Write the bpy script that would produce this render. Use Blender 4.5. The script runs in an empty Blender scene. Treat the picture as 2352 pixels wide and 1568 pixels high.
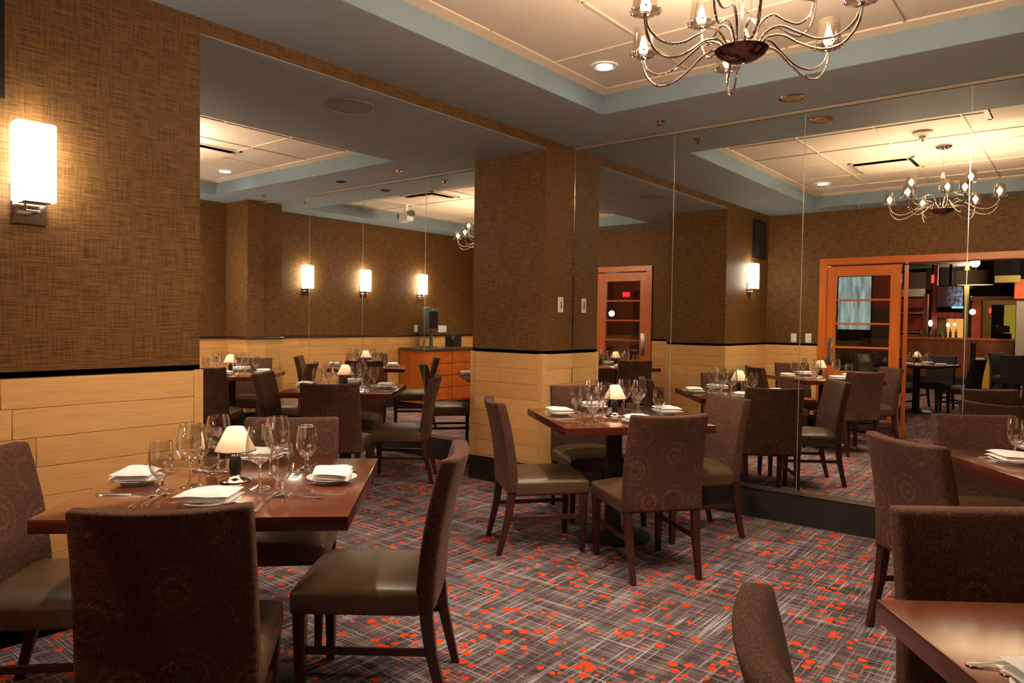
import bpy, bmesh, math, random
from mathutils import Vector, Matrix, Euler
random.seed(7)
SC = bpy.context.scene
COL = SC.collection
R = math.radians

# ------------------------------------------------------------------ camera, world, exposure
cd = bpy.data.cameras.new('camera')
cam = bpy.data.objects.new('camera', cd); COL.objects.link(cam)
cd.sensor_width = 36.0
cd.lens = 1656.47 / 2352 * 36.0
cd.clip_start = 0.02
_yaw, _pit, _rol = R(38.8387), R(1.6097), R(0.8002)
_F = Vector((-math.sin(_yaw)*math.cos(_pit), math.cos(_yaw)*math.cos(_pit), -math.sin(_pit)))
_Rt = Vector((math.cos(_yaw), math.sin(_yaw), 0)); _U = _Rt.cross(_F)
_R2 = _Rt*math.cos(_rol) + _U*math.sin(_rol); _U2 = -_Rt*math.sin(_rol) + _U*math.cos(_rol)
M = Matrix((_R2, _U2, -_F)).transposed().to_4x4(); M.translation = Vector((3.4032, -5.0276, 1.355))
cam.matrix_world = M
SC.camera = cam
wd = bpy.data.worlds.new('world'); SC.world = wd; wd.use_nodes = True
wd.node_tree.nodes['Background'].inputs[0].default_value = (0.30, 0.22, 0.16, 1)
wd.node_tree.nodes['Background'].inputs[1].default_value = 0.10
SC.view_settings.view_transform = 'Standard'; SC.view_settings.look = 'None'
SC.view_settings.exposure = 1.55; SC.view_settings.gamma = 1.0
SC.view_settings.use_curve_mapping = False
cy = SC.cycles
cy.use_denoising = True
cy.max_bounces = 9; cy.diffuse_bounces = 4; cy.glossy_bounces = 5; cy.transmission_bounces = 6
cy.transparent_max_bounces = 24
cy.sample_clamp_indirect = 4.0; cy.sample_clamp_direct = 0.0
cy.caustics_reflective = True; cy.caustics_refractive = False; cy.blur_glossy = 0.5
WARM = (1.0, 0.81, 0.62)
P_CHAND = 34      # watts per chandelier bulb
P_SIDE = 24       # watts per bulb of the side room's chandelier
P_DOWN = 50.0
L_SCONCE = 10.0

# ------------------------------------------------------------------ node materials
def new_mat(name):
    m = bpy.data.materials.new(name); m.use_nodes = True
    nt = m.node_tree
    return m, nt, nt.nodes['Principled BSDF']
def N(nt, t, **kw):
    n = nt.nodes.new(t)
    for k, v in kw.items():
        if k.startswith('i_'):
            key = k[2:]; key = int(key) if key.isdigit() else key
            n.inputs[key].default_value = v
        else: setattr(n, k, v)
    return n
def LK(nt, a, b): nt.links.new(a, b)
def math_(nt, op, a, b=None, c=None, clamp=False):
    n = nt.nodes.new('ShaderNodeMath'); n.operation = op; n.use_clamp = clamp
    for i, v in enumerate((a, b, c)):
        if v is None: continue
        if isinstance(v, (int, float)): n.inputs[i].default_value = v
        else: nt.links.new(v, n.inputs[i])
    return n.outputs[0]
def mix_(nt, f, a, b):
    n = nt.nodes.new('ShaderNodeMix'); n.data_type = 'RGBA'
    for i, v in ((0, f), (6, a), (7, b)):
        if isinstance(v, (int, float)): n.inputs[i].default_value = v
        elif isinstance(v, tuple): n.inputs[i].default_value = (*v, 1) if len(v) == 3 else v
        else: nt.links.new(v, n.inputs[i])
    return n.outputs[2]
def ramp_(nt, f, lo, hi):
    n = nt.nodes.new('ShaderNodeMapRange'); n.clamp = True
    nt.links.new(f, n.inputs[0]); n.inputs[1].default_value = lo; n.inputs[2].default_value = hi
    return n.outputs[0]
def comb_(nt, x, y, z=0.0):
    n = nt.nodes.new('ShaderNodeCombineXYZ')
    for i, v in enumerate((x, y, z)):
        if isinstance(v, (int, float)): n.inputs[i].default_value = v
        else: nt.links.new(v, n.inputs[i])
    return n.outputs[0]
def noise_(nt, vec, scale=1.0, detail=2.0, rough=0.5):
    n = nt.nodes.new('ShaderNodeTexNoise'); nt.links.new(vec, n.inputs['Vector'])
    n.inputs['Scale'].default_value = scale; n.inputs['Detail'].default_value = detail; n.inputs['Roughness'].default_value = rough
    return n.outputs[0]
def vor_(nt, vec, scale, feature='F1', rnd=1.0):
    n = nt.nodes.new('ShaderNodeTexVoronoi'); n.feature = feature
    nt.links.new(vec, n.inputs['Vector']); n.inputs['Scale'].default_value = scale; n.inputs['Randomness'].default_value = rnd
    return n
def bump_(nt, bs, h, strength=0.3, dist=0.002):
    n = nt.nodes.new('ShaderNodeBump'); n.inputs['Strength'].default_value = strength; n.inputs['Distance'].default_value = dist
    nt.links.new(h, n.inputs['Height']); nt.links.new(n.outputs[0], bs.inputs['Normal'])
def pos_(nt):
    g = nt.nodes.new('ShaderNodeNewGeometry'); s = nt.nodes.new('ShaderNodeSeparateXYZ')
    nt.links.new(g.outputs['Position'], s.inputs[0]); return s.outputs
def obj_(nt):
    g = nt.nodes.new('ShaderNodeTexCoord'); s = nt.nodes.new('ShaderNodeSeparateXYZ')
    nt.links.new(g.outputs['Object'], s.inputs[0]); return s.outputs
def plain(name, col, rough=0.5, metal=0.0, spec=0.5, noise=0.0, coat=0.0, emit=None, estr=0.0, nscale=30.0):
    m, nt, b = new_mat(name)
    b.inputs['Base Color'].default_value = (*col, 1); b.inputs['Roughness'].default_value = rough
    b.inputs['Metallic'].default_value = metal; b.inputs['Specular IOR Level'].default_value = spec
    b.inputs['Coat Weight'].default_value = coat
    if noise:
        c = nt.nodes.new('ShaderNodeTexCoord'); f = noise_(nt, c.outputs['Object'], nscale, 3)
        LK(nt, mix_(nt, ramp_(nt, f, .3, .7), tuple(x*(1-noise) for x in col), tuple(min(1, x*(1+noise)) for x in col)), b.inputs['Base Color'])
    if emit:
        b.inputs['Emission Color'].default_value = (*emit, 1); b.inputs['Emission Strength'].default_value = estr
    return m
MT = {}
def m_wallpaper():
    m, nt, b = new_mat('grasscloth_wallpaper'); x, y, z = pos_(nt)
    h = math_(nt, 'ADD', x, math_(nt, 'MULTIPLY', y, 1.0))
    a = noise_(nt, comb_(nt, math_(nt, 'MULTIPLY', h, 9), math_(nt, 'MULTIPLY', z, 190)), 1, 3, .6)
    v = noise_(nt, comb_(nt, math_(nt, 'MULTIPLY', h, 170), math_(nt, 'MULTIPLY', z, 7), 4.0), 1, 3, .6)
    f = math_(nt, 'ADD', math_(nt, 'MULTIPLY', a, .62), math_(nt, 'MULTIPLY', v, .38))
    c1 = mix_(nt, ramp_(nt, f, .36, .62), (.046, .0200, .0050), (.185, .091, .027))
    LK(nt, c1, b.inputs['Base Color']); b.inputs['Roughness'].default_value = .58
    b.inputs['Specular IOR Level'].default_value = .16
    bump_(nt, b, f, .55, .002); return m
def m_maple():
    m, nt, b = new_mat('maple_plank'); x, y, z = pos_(nt)
    oi = nt.nodes.new('ShaderNodeObjectInfo'); rn = oi.outputs['Random']
    h = math_(nt, 'ADD', math_(nt, 'ADD', x, y), math_(nt, 'MULTIPLY', rn, 37.0))
    wv = noise_(nt, comb_(nt, math_(nt, 'MULTIPLY', h, 1.1), math_(nt, 'MULTIPLY', z, 9), math_(nt, 'MULTIPLY', rn, 11)), 1, 3, .55)
    g = noise_(nt, comb_(nt, math_(nt, 'MULTIPLY', h, 3), math_(nt, 'ADD', math_(nt, 'MULTIPLY', z, 75), math_(nt, 'MULTIPLY', wv, 14))), 1, 3, .6)
    tone = math_(nt, 'ADD', math_(nt, 'MULTIPLY', rn, .55), math_(nt, 'MULTIPLY', wv, .45))
    c = mix_(nt, tone, (.63, .335, .115), (.80, .49, .205))
    c = mix_(nt, math_(nt, 'MULTIPLY', ramp_(nt, g, .42, .68), .40), c, (.50, .26, .085))
    kn = vor_(nt, comb_(nt, math_(nt, 'MULTIPLY', h, 1.7), math_(nt, 'MULTIPLY', z, 5.0)), 1.0)
    c = mix_(nt, math_(nt, 'MULTIPLY', math_(nt, 'LESS_THAN', kn.outputs['Distance'], .035), .55), c, (.16, .07, .02))
    LK(nt, c, b.inputs['Base Color']); b.inputs['Roughness'].default_value = .38; b.inputs['Specular IOR Level'].default_value = .4
    bump_(nt, b, g, .06, .001); return m
def m_carpet():
    m, nt, b = new_mat('patterned_carpet'); x, y, z = pos_(nt)
    def ln(ax, bx, sa, sb, off):
        return noise_(nt, comb_(nt, math_(nt, 'MULTIPLY', ax, sa), math_(nt, 'MULTIPLY', bx, sb), off), 1, 2, .65)
    a = ln(x, y, 2.3, 105, 0.0); c = ln(x, y, 105, 2.3, 5.0)
    big = noise_(nt, comb_(nt, math_(nt, 'MULTIPLY', x, 5), math_(nt, 'MULTIPLY', y, 5)), 1, 2)
    bands = math_(nt, 'ADD', ln(x, y, .9, 13, 2.0), ln(x, y, 13, .9, 7.0))
    la = ramp_(nt, a, .53, .70); lc = ramp_(nt, c, .53, .70)
    lines = math_(nt, 'MAXIMUM', la, lc)
    lines = math_(nt, 'MULTIPLY', lines, math_(nt, 'ADD', .42, math_(nt, 'MULTIPLY', ramp_(nt, bands, .8, 1.25), .58)))
    base = mix_(nt, ramp_(nt, big, .35, .65), (.040, .025, .029), (.082, .058, .066))
    base = mix_(nt, math_(nt, 'MULTIPLY', ramp_(nt, bands, .92, 1.2), .6), base, (.15, .118, .128))
    col = mix_(nt, lines, base, (.56, .50, .52))
    p = comb_(nt, x, y)
    wob = nt.nodes.new('ShaderNodeTexNoise'); LK(nt, p, wob.inputs['Vector']); wob.inputs['Scale'].default_value = 16
    vm = nt.nodes.new('ShaderNodeVectorMath'); vm.operation = 'MULTIPLY_ADD'
    LK(nt, wob.outputs['Color'], vm.inputs[0]); vm.inputs[1].default_value = (.016, .016, 0); LK(nt, p, vm.inputs[2])
    dots = vor_(nt, vm.outputs[0], 19.0, 'F1', .75)
    cl = nt.nodes.new('ShaderNodeSeparateColor'); LK(nt, dots.outputs['Color'], cl.inputs[0])
    ring = vor_(nt, p, 1.75, 'F1', .75)
    rd = ring.outputs['Distance']
    rs = math_(nt, 'SINE', math_(nt, 'MULTIPLY', rd, 21.0))
    show = math_(nt, 'GREATER_THAN', math_(nt, 'ADD', rs, math_(nt, 'MULTIPLY', cl.outputs[1], 1.5)), .22)
    size = math_(nt, 'ADD', .24, math_(nt, 'MULTIPLY', cl.outputs[0], .20))
    dm = math_(nt, 'MULTIPLY', math_(nt, 'LESS_THAN', dots.outputs['Distance'], size), show)
    red = mix_(nt, cl.outputs[2], (.66, .052, .012), (.86, .105, .018))
    col = mix_(nt, dm, col, red)
    LK(nt, col, b.inputs['Base Color']); b.inputs['Roughness'].default_value = .95; b.inputs['Specular IOR Level'].default_value = .1
    pile = noise_(nt, p, 420, 2)
    bump_(nt, b, math_(nt, 'ADD', pile, math_(nt, 'MULTIPLY', lines, .6)), .5, .004); return m
def m_fabric(name, base, gold, dark):
    m, nt, b = new_mat(name); x, y, z = obj_(nt)
    p = comb_(nt, x, z); p3 = comb_(nt, x, y, z)
    tc = nt.nodes.new('ShaderNodeTexCoord'); sn = nt.nodes.new('ShaderNodeSeparateXYZ'); LK(nt, tc.outputs['Normal'], sn.inputs[0])
    flat = math_(nt, 'GREATER_THAN', math_(nt, 'ABSOLUTE', sn.outputs[1]), .6)
    ce = vor_(nt, p, 5.2, 'F1', .6); d = ce.outputs['Distance']
    def band(c, w): return ramp_(nt, math_(nt, 'ABSOLUTE', math_(nt, 'SUBTRACT', d, c)), w, w*.35)
    big = math_(nt, 'MAXIMUM', math_(nt, 'MAXIMUM', math_(nt, 'MAXIMUM', band(.33, .030), math_(nt, 'MULTIPLY', band(.26, .022), .6)), math_(nt, 'LESS_THAN', d, .040)), math_(nt, 'MULTIPLY', band(.46, .04), .4))
    cr = vor_(nt, p3, 125, 'DISTANCE_TO_EDGE'); net = math_(nt, 'LESS_THAN', cr.outputs['Distance'], .095)
    dt = vor_(nt, p3, 58, 'F1', .5); spot = math_(nt, 'LESS_THAN', dt.outputs['Distance'], .30)
    f = math_(nt, 'MULTIPLY', math_(nt, 'ADD', .24, math_(nt, 'MULTIPLY', math_(nt, 'MULTIPLY', big, flat), .40)), math_(nt, 'ADD', .12, math_(nt, 'MULTIPLY', net, 1.35)), clamp=True)
    c = mix_(nt, f, base, gold)
    dk = math_(nt, 'MULTIPLY', band(.21, .05), flat)
    c = mix_(nt, math_(nt, 'MULTIPLY', spot, math_(nt, 'ADD', .28, math_(nt, 'MULTIPLY', dk, .60))), c, dark)
    LK(nt, c, b.inputs['Base Color']); b.inputs['Roughness'].default_value = .85
    b.inputs['Specular IOR Level'].default_value = .12
    b.inputs['Sheen Weight'].default_value = .12; b.inputs['Sheen Roughness'].default_value = .4; b.inputs['Sheen Tint'].default_value = (.55, .40, .33, 1)
    wv = noise_(nt, p3, 600, 1)
    bump_(nt, b, math_(nt, 'ADD', wv, math_(nt, 'MULTIPLY', net, .5)), .35, .0015); return m
def m_leather(name, col):
    m, nt, b = new_mat(name); c = nt.nodes.new('ShaderNodeTexCoord')
    v = vor_(nt, c.outputs['Object'], 330, 'DISTANCE_TO_EDGE'); big = noise_(nt, c.outputs['Object'], 7, 2)
    LK(nt, mix_(nt, ramp_(nt, big, .3, .7), tuple(q*.85 for q in col), tuple(q*1.15 for q in col)), b.inputs['Base Color'])
    b.inputs['Roughness'].default_value = .40; b.inputs['Specular IOR Level'].default_value = .5
    bump_(nt, b, math_(nt, 'ADD', v.outputs['Distance'], math_(nt, 'MULTIPLY', big, 2.0)), .12, .002); return m
def m_wood(name, c1, c2, rough, ax=0, scale=1.0, coat=0.0):
    m, nt, b = new_mat(name); o = obj_(nt); oi = nt.nodes.new('ShaderNodeObjectInfo')
    k = [60, 60, 60]; k[ax] = 3.0
    g = noise_(nt, comb_(nt, *[math_(nt, 'MULTIPLY', o[i], k[i]*scale) for i in range(3)]), 1, 4, .6)
    w = noise_(nt, comb_(nt, *[math_(nt, 'MULTIPLY', o[i], k[i]*scale*.18) for i in range(3)]), 1, 2, .5)
    f = math_(nt, 'ADD', math_(nt, 'MULTIPLY', g, .5), math_(nt, 'MULTIPLY', w, .5))
    LK(nt, mix_(nt, ramp_(nt, f, .36, .64), c1, c2), b.inputs['Base Color'])
    b.inputs['Roughness'].default_value = rough; b.inputs['Coat Weight'].default_value = coat; b.inputs['Coat Roughness'].default_value = .13; b.inputs['Coat IOR'].default_value = 1.8
    bump_(nt, b, g, .05, .001); return m
def m_thinglass(name, tint, refl=1.0, rough=0.0, base=0.04, tone=None):
    m = bpy.data.materials.new(name); m.use_nodes = True; nt = m.node_tree
    nt.nodes.remove(nt.nodes['Principled BSDF']); out = nt.nodes['Material Output']
    t = N(nt, 'ShaderNodeBsdfTransparent'); t.inputs[0].default_value = (*tint, 1)
    g = N(nt, 'ShaderNodeBsdfGlossy'); g.inputs['Roughness'].default_value = rough; g.inputs[0].default_value = (*(tone or (1, 1, 1)), 1)
    lw = N(nt, 'ShaderNodeLayerWeight'); lw.inputs['Blend'].default_value = .5
    c = nt.nodes.new('ShaderNodeTexCoord'); wob = noise_(nt, c.outputs['Object'], 25, 1)
    bp = nt.nodes.new('ShaderNodeBump'); bp.inputs['Strength'].default_value = .04; bp.inputs['Distance'].default_value = .002
    LK(nt, wob, bp.inputs['Height']); LK(nt, bp.outputs[0], g.inputs['Normal'])
    f = math_(nt, 'ADD', base, math_(nt, 'MULTIPLY', math_(nt, 'POWER', lw.outputs['Facing'], 1.9), refl), clamp=True)
    mx = N(nt, 'ShaderNodeMixShader'); LK(nt, f, mx.inputs[0]); LK(nt, t.outputs[0], mx.inputs[1]); LK(nt, g.outputs[0], mx.inputs[2])
    LK(nt, mx.outputs[0], out.inputs[0]); return m
def m_solidglass():
    m, nt, b = new_mat('solid_glass_stem'); b.inputs['Base Color'].default_value = (.97, .97, .96, 1); b.inputs['Roughness'].default_value = 0.02
    b.inputs['Transmission Weight'].default_value = 1.0; b.inputs['IOR'].default_value = 1.5
    c = nt.nodes.new('ShaderNodeTexCoord'); bump_(nt, b, noise_(nt, c.outputs['Object'], 40, 1), .05, .001); return m
def m_mirror():
    m = bpy.data.materials.new('mirror_silver'); m.use_nodes = True; nt = m.node_tree
    nt.nodes.remove(nt.nodes['Principled BSDF']); out = nt.nodes['Material Output']
    g = N(nt, 'ShaderNodeBsdfGlossy'); g.inputs['Roughness'].default_value = 0.0
    c = nt.nodes.new('ShaderNodeTexCoord'); n = noise_(nt, c.outputs['Object'], 40, 2)
    LK(nt, mix_(nt, ramp_(nt, n, .3, .8), (.86, .86, .785), (.87, .87, .80)), g.inputs[0])
    LK(nt, g.outputs[0], out.inputs[0]); return m
def m_shade():
    m = bpy.data.materials.new('frosted_lamp_shade'); m.use_nodes = True; nt = m.node_tree
    nt.nodes.remove(nt.nodes['Principled BSDF']); out = nt.nodes['Material Output']
    d = N(nt, 'ShaderNodeBsdfDiffuse'); t = N(nt, 'ShaderNodeBsdfTranslucent')
    o = obj_(nt); n = noise_(nt, comb_(nt, o[0], o[1], o[2]), 60, 2)
    cc = mix_(nt, n, (.80, .69, .60), (.86, .75, .66)); LK(nt, cc, d.inputs[0]); LK(nt, cc, t.inputs[0])
    mx = N(nt, 'ShaderNodeMixShader'); mx.inputs[0].default_value = .5
    LK(nt, d.outputs[0], mx.inputs[1]); LK(nt, t.outputs[0], mx.inputs[2]); LK(nt, mx.outputs[0], out.inputs[0]); return m
def m_emit(name, col, s):
    m = bpy.data.materials.new(name); m.use_nodes = True; nt = m.node_tree
    nt.nodes.remove(nt.nodes['Principled BSDF']); e = N(nt, 'ShaderNodeEmission')
    e.inputs[0].default_value = (*col, 1); e.inputs[1].default_value = s
    LK(nt, e.outputs[0], nt.nodes['Material Output'].inputs[0]); return m
def m_blind():
    m, nt, b = new_mat('glowing_window_blind'); x, y, z = pos_(nt)  # light on the blind painted as streaked emission
    n = noise_(nt, comb_(nt, math_(nt, 'MULTIPLY', x, 9), 0.0, math_(nt, 'MULTIPLY', z, 1.6)), 1, 3, .6)
    b.inputs['Base Color'].default_value = (.3, .36, .38, 1)
    LK(nt, mix_(nt, ramp_(nt, n, .36, .66), (.10, .16, .19), (.50, .66, .68)), b.inputs['Emission Color']); b.inputs['Emission Strength'].default_value = .28
    return m
def m_screen():
    m, nt, b = new_mat('lit_video_wall'); o = obj_(nt)
    n = noise_(nt, comb_(nt, math_(nt, 'MULTIPLY', o[0], 14), 0.0, math_(nt, 'MULTIPLY', o[2], 9)), 1, 4, .7)
    g = ramp_(nt, o[0], -.10, .26)
    f = math_(nt, 'MULTIPLY', ramp_(nt, n, .40, .68), g)
    b.inputs['Base Color'].default_value = (.03, .008, .012, 1)
    LK(nt, mix_(nt, f, (.02, .004, .006), (.28, .36, .52)), b.inputs['Emission Color']); b.inputs['Emission Strength'].default_value = .5
    return m
MT['wallpaper'] = m_wallpaper(); MT['maple'] = m_maple(); MT['carpet'] = m_carpet()
MT['fabric'] = m_fabric('medallion_fabric', (.050, .0235, .0210), (.215, .104, .048), (.016, .0065, .005))
MT['leather'] = m_leather('brown_leather', (.086, .047, .0225))
MT['mahogany'] = m_wood('dark_mahogany', (.026, .007, .005), (.058, .015, .009), .35, 2)
MT['tabletop'] = m_wood('red_mahogany_top', (.115, .024, .008), (.215, .053, .017), .15, 0, .8, 1.0)
MT['topedge'] = m_wood('mahogany_edge', (.060, .010, .007), (.095, .018, .011), .22, 0, .8, .3)
MT['cherry'] = m_wood('orange_cherry', (.45, .095, .010), (.60, .155, .020), .35, 2, .7)
MT['cherryx'] = m_wood('orange_cherry_rail', (.45, .095, .010), (.60, .155, .020), .35, 0, .7)
MT['darkcherry'] = m_wood('dark_cherry_panel', (.19, .045, .012), (.30, .085, .022), .35, 2, .5)
MT['black'] = plain('satin_black_trim', (.010, .009, .008), .32, noise=.2)
MT['blackbase'] = plain('black_rubber_base', (.012, .010, .010), .6, noise=.2)
MT['iron'] = plain('black_cast_iron', (.010, .011, .010), .45, noise=.25)
MT['chrome'] = plain('polished_chrome', (.80, .78, .75), .06, 1.0, noise=.04)
MT['darkchrome'] = plain('smoked_chrome', (.20, .13, .12), .08, 1.0, noise=.1)
MT['nickel'] = plain('bronze_nickel_plate', (.42, .36, .31), .16, 1.0, noise=.06)
MT['steel'] = plain('brushed_steel', (.62, .60, .57), .22, 1.0, noise=.06)
MT['silver'] = plain('polished_flatware', (.90, .89, .87), .20, 1.0, noise=.05)
MT['soffit'] = plain('grey_blue_ceiling_paint', (.285, .325, .345), .75, spec=.2, noise=.03, nscale=5)
MT['traypaint'] = plain('blue_grey_tray_paint', (.180, .240, .280), .7, spec=.2, noise=.03, nscale=5)
MT['tile'] = plain('cream_ceiling_tile', (.66, .575, .48), .9, spec=.1, noise=.05, nscale=260)
MT['tbar'] = plain('cream_ceiling_trim', (.66, .54, .41), .6, noise=.04)
MT['white'] = plain('white_plastic', (.72, .70, .64), .4, noise=.03)
MT['porcelain'] = plain('white_porcelain', (.84, .82, .78), .12, noise=.02)
MT['linen'] = plain('white_linen', (.86, .84, .83), .9, spec=.1, noise=.03, nscale=400)
MT['glass'] = m_thinglass('clear_glassware', (.955, .955, .945), 1.0, 0.0, .07)
MT['pane'] = m_thinglass('window_glass', (.95, .95, .93), .5, 0.0, .04)
MT['solidglass'] = m_solidglass()
MT['striptan'] = plain('tan_top_strip', (.30, .24, .17), .5, noise=.05)
MT['smoke'] = m_thinglass('silvered_smoke_glass', (.68, .62, .55), .6, .04, .22, (.95, .86, .77))
MT['crystal'] = m_thinglass('clear_crystal_dish', (.93, .93, .92), .9, .02, .12)
MT['mirror'] = m_mirror(); MT['shade'] = m_shade()
MT['bulb'] = m_emit('glowing_bulb', (1, .86, .66), 60)
MT['tablebulb'] = m_emit('small_glowing_bulb', (1, .80, .55), 12)
MT['sconce'] = m_emit('lit_opal_glass', (1, .90, .74), L_SCONCE)
MT['downlit'] = m_emit('lit_downlight_lens', (1, .93, .80), 9)
MT['hole'] = plain('hole_dark_and_black', (.006, .005, .005), .9, spec=.05, noise=.1)  # near-black for painted dark openings and plain black parts
MT['brass'] = plain('copper_sprinkler', (.45, .20, .10), .3, 1.0, noise=.1)
MT['gril'] = plain('painted_speaker_grille', (.22, .205, .215), .7, noise=.06, nscale=300)
MT['ventdark'] = plain('dark_bronze_louvre', (.020, .016, .013), .8, spec=.08, noise=.2)
MT['seam'] = plain('mirror_edge', (.55, .58, .48), .2, .6, noise=.05)
MT['screen'] = plain('dark_screen', (.012, .010, .014), .12, noise=.1)
MT['posgreen'] = plain('grey_green_plastic', (.050, .075, .060), .4, noise=.1)
MT['granite'] = plain('dark_stone_top', (.075, .065, .045), .25, noise=.5, nscale=120)
MT['knob'] = plain('nickel_knob', (.75, .73, .70), .15, 1.0, noise=.05)
MT['lamp_black'] = plain('matt_black_grip', (.010, .008, .008), .55, noise=.2)
# bar room
MT['barceil'] = plain('black_bar_ceiling', (.018, .014, .012), .8, noise=.2)
MT['barred'] = plain('dark_red_paint', (.20, .015, .010), .6, noise=.1)
MT['barorange'] = plain('orange_red_paint', (.72, .10, .03), .6, noise=.06, nscale=4)
MT['barolive'] = plain('olive_gold_paint', (.20, .14, .02), .6, noise=.08, nscale=4)
MT['barwall'] = plain('dark_brown_wall', (.05, .026, .014), .7, noise=.2, nscale=4)
MT['bargrey'] = plain('warm_grey_plaster', (.36, .31, .26), .8, noise=.06, nscale=4)
MT['darkfab'] = plain('charcoal_fabric', (.022, .018, .019), .8, noise=.25, nscale=90)
MT['yellow'] = plain('yellow_plastic', (.62, .36, .02), .45, noise=.05)
MT['blue'] = plain('blue_plastic', (.03, .05, .42), .45, noise=.05)
MT['drum'] = plain('brown_drum_fabric', (.055, .036, .018), .9, noise=.15)
MT['exit'] = m_emit('red_exit_glow', (1, .02, .03), 2.2)
MT['globe'] = m_emit('lit_globe', (1, .90, .74), 6)
MT['curtain'] = m_blind()
MT['amberl'] = plain('beige_lit_panel', (.42, .28, .12), .7, noise=.05)
MT['barpink'] = plain('pinkish_plaster', (.50, .22, .14), .8, noise=.05)
MT['amber'] = m_emit('amber_niche_glow', (1, .42, .10), .35)  # emission stands in for the light inside the niche
MT['gold'] = m_emit('gold_curtain_glow', (.75, .52, .05), .14)  # light on the curtain put in as emission, it is no lamp
MT['video'] = m_screen()
MT['bottle'] = plain('green_bottle_glass', (.03, .10, .02), .1, noise=.1)
MT['bottleb'] = plain('brown_bottle_glass', (.08, .03, .01), .1, noise=.1)

# ------------------------------------------------------------------ mesh helpers
def bm_box(bm, x0, x1, y0, y1, z0, z1):
    v = [bm.verts.new((x, y, z)) for z in (z0, z1) for (x, y) in ((x0, y0), (x1, y0), (x1, y1), (x0, y1))]
    for f in ((3, 2, 1, 0), (4, 5, 6, 7), (0, 1, 5, 4), (1, 2, 6, 5), (2, 3, 7, 6), (3, 0, 4, 7)):
        bm.faces.new([v[i] for i in f])
    return v
def bm_lathe(bm, prof, seg=24, c=(0, 0, 0), caps=True):
    rings = []
    for r, z in prof:
        if r < 1e-5: rings.append([bm.verts.new((c[0], c[1], c[2]+z))])
        else: rings.append([bm.verts.new((c[0]+r*math.cos(2*math.pi*i/seg), c[1]+r*math.sin(2*math.pi*i/seg), c[2]+z)) for i in range(seg)])
    for a, b in zip(rings[:-1], rings[1:]):
        for i in range(seg):
            j = (i+1) % seg
            if len(a) == 1 and len(b) == 1: continue
            if len(a) == 1: bm.faces.new((a[0], b[j], b[i]))
            elif len(b) == 1: bm.faces.new((a[i], a[j], b[0]))
            else: bm.faces.new((a[i], a[j], b[j], b[i]))
def bm_tube(bm, pts, rad, seg=8, cap=True):
    pts = [Vector(p) for p in pts]; rad = rad if isinstance(rad, (list, tuple)) else [rad]*len(pts)
    rings = []; up = None
    for i, p in enumerate(pts):
        t = (pts[min(i+1, len(pts)-1)] - pts[max(i-1, 0)]).normalized()
        if up is None: up = Vector((0, 0, 1)) if abs(t.z) < .9 else Vector((1, 0, 0))
        s = t.cross(up).normalized(); up = s.cross(t).normalized()
        rings.append([bm.verts.new(p + (s*math.cos(2*math.pi*k/seg) + up*math.sin(2*math.pi*k/seg))*rad[i]) for k in range(seg)])
    for a, b in zip(rings[:-1], rings[1:]):
        for k in range(seg): bm.faces.new((a[k], a[(k+1) % seg], b[(k+1) % seg], b[k]))
    if cap: bm.faces.new(rings[0][::-1]); bm.faces.new(rings[-1])
def bm_sweep_sq(bm, secs):
    """secs: list of (cx, cy, z, hx, hy); square section column"""
    rings = [[bm.verts.new((cx+sx*hx, cy_+sy*hy, z)) for sx, sy in ((-1, -1), (1, -1), (1, 1), (-1, 1))] for cx, cy_, z, hx, hy in secs]
    for a, b in zip(rings[:-1], rings[1:]):
        for k in range(4): bm.faces.new((a[k], a[(k+1) % 4], b[(k+1) % 4], b[k]))
    bm.faces.new(rings[0][::-1]); bm.faces.new(rings[-1])
def catmull(pts, n=6):
    pts = [Vector(p) for p in pts]; P = [pts[0]] + pts + [pts[-1]]; out = []
    for i in range(1, len(P)-2):
        for k in range(n):
            t = k/n; a, b, c, d = P[i-1], P[i], P[i+1], P[i+2]
            out.append(.5*((2*b) + (c-a)*t + (2*a-5*b+4*c-d)*t*t + (3*b-a-3*c+d)*t**3))
    out.append(P[-2]); return out
def bevel(bm, off, seg=2):
    bmesh.ops.bevel(bm, geom=list(bm.edges), offset=off, segments=seg, profile=.6, affect='EDGES', clamp_overlap=True)
def to_mesh(name, bm, mat, smooth=True, ang=40):
    bmesh.ops.recalc_face_normals(bm, faces=bm.faces)
    me = bpy.data.meshes.new(name); bm.to_mesh(me); bm.free()
    if mat: me.materials.append(MT[mat] if isinstance(mat, str) else mat)
    if smooth:
        for p in me.polygons: p.use_smooth = True
        me.set_sharp_from_angle(angle=R(ang))
    return me
def put(name, me, parent=None, loc=(0, 0, 0), rot=(0, 0, 0)):
    o = bpy.data.objects.new(name, me); COL.objects.link(o)
    o.location = loc; o.rotation_euler = rot
    if parent is not None: o.parent = parent
    return o
def obj(name, bm, mat, parent=None, loc=(0, 0, 0), rot=(0, 0, 0), smooth=True, ang=40):
    return put(name, to_mesh(name, bm, mat, smooth, ang), parent, loc, rot)
def box(name, mat, x0, x1, y0, y1, z0, z1, parent=None, bev=0.0, loc=(0, 0, 0), rot=(0, 0, 0)):
    bm = bmesh.new(); bm_box(bm, min(x0, x1), max(x0, x1), min(y0, y1), max(y0, y1), min(z0, z1), max(z0, z1))
    if bev: bevel(bm, bev, 1)
    return obj(name, bm, mat, parent, loc, rot)
def tag(o, label, cat, group=None):
    o['label'] = label; o['category'] = cat
    if group: o['group'] = group
    return o
def thing(name, label, cat, loc=(0, 0, 0), rz=0.0, group=None):
    o = bpy.data.objects.new(name, None); COL.objects.link(o); o.empty_display_size = .1
    o.location = loc; o.rotation_euler = (0, 0, rz); return tag(o, label, cat, group)
def struct(o): o['kind'] = 'structure'; return o
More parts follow.
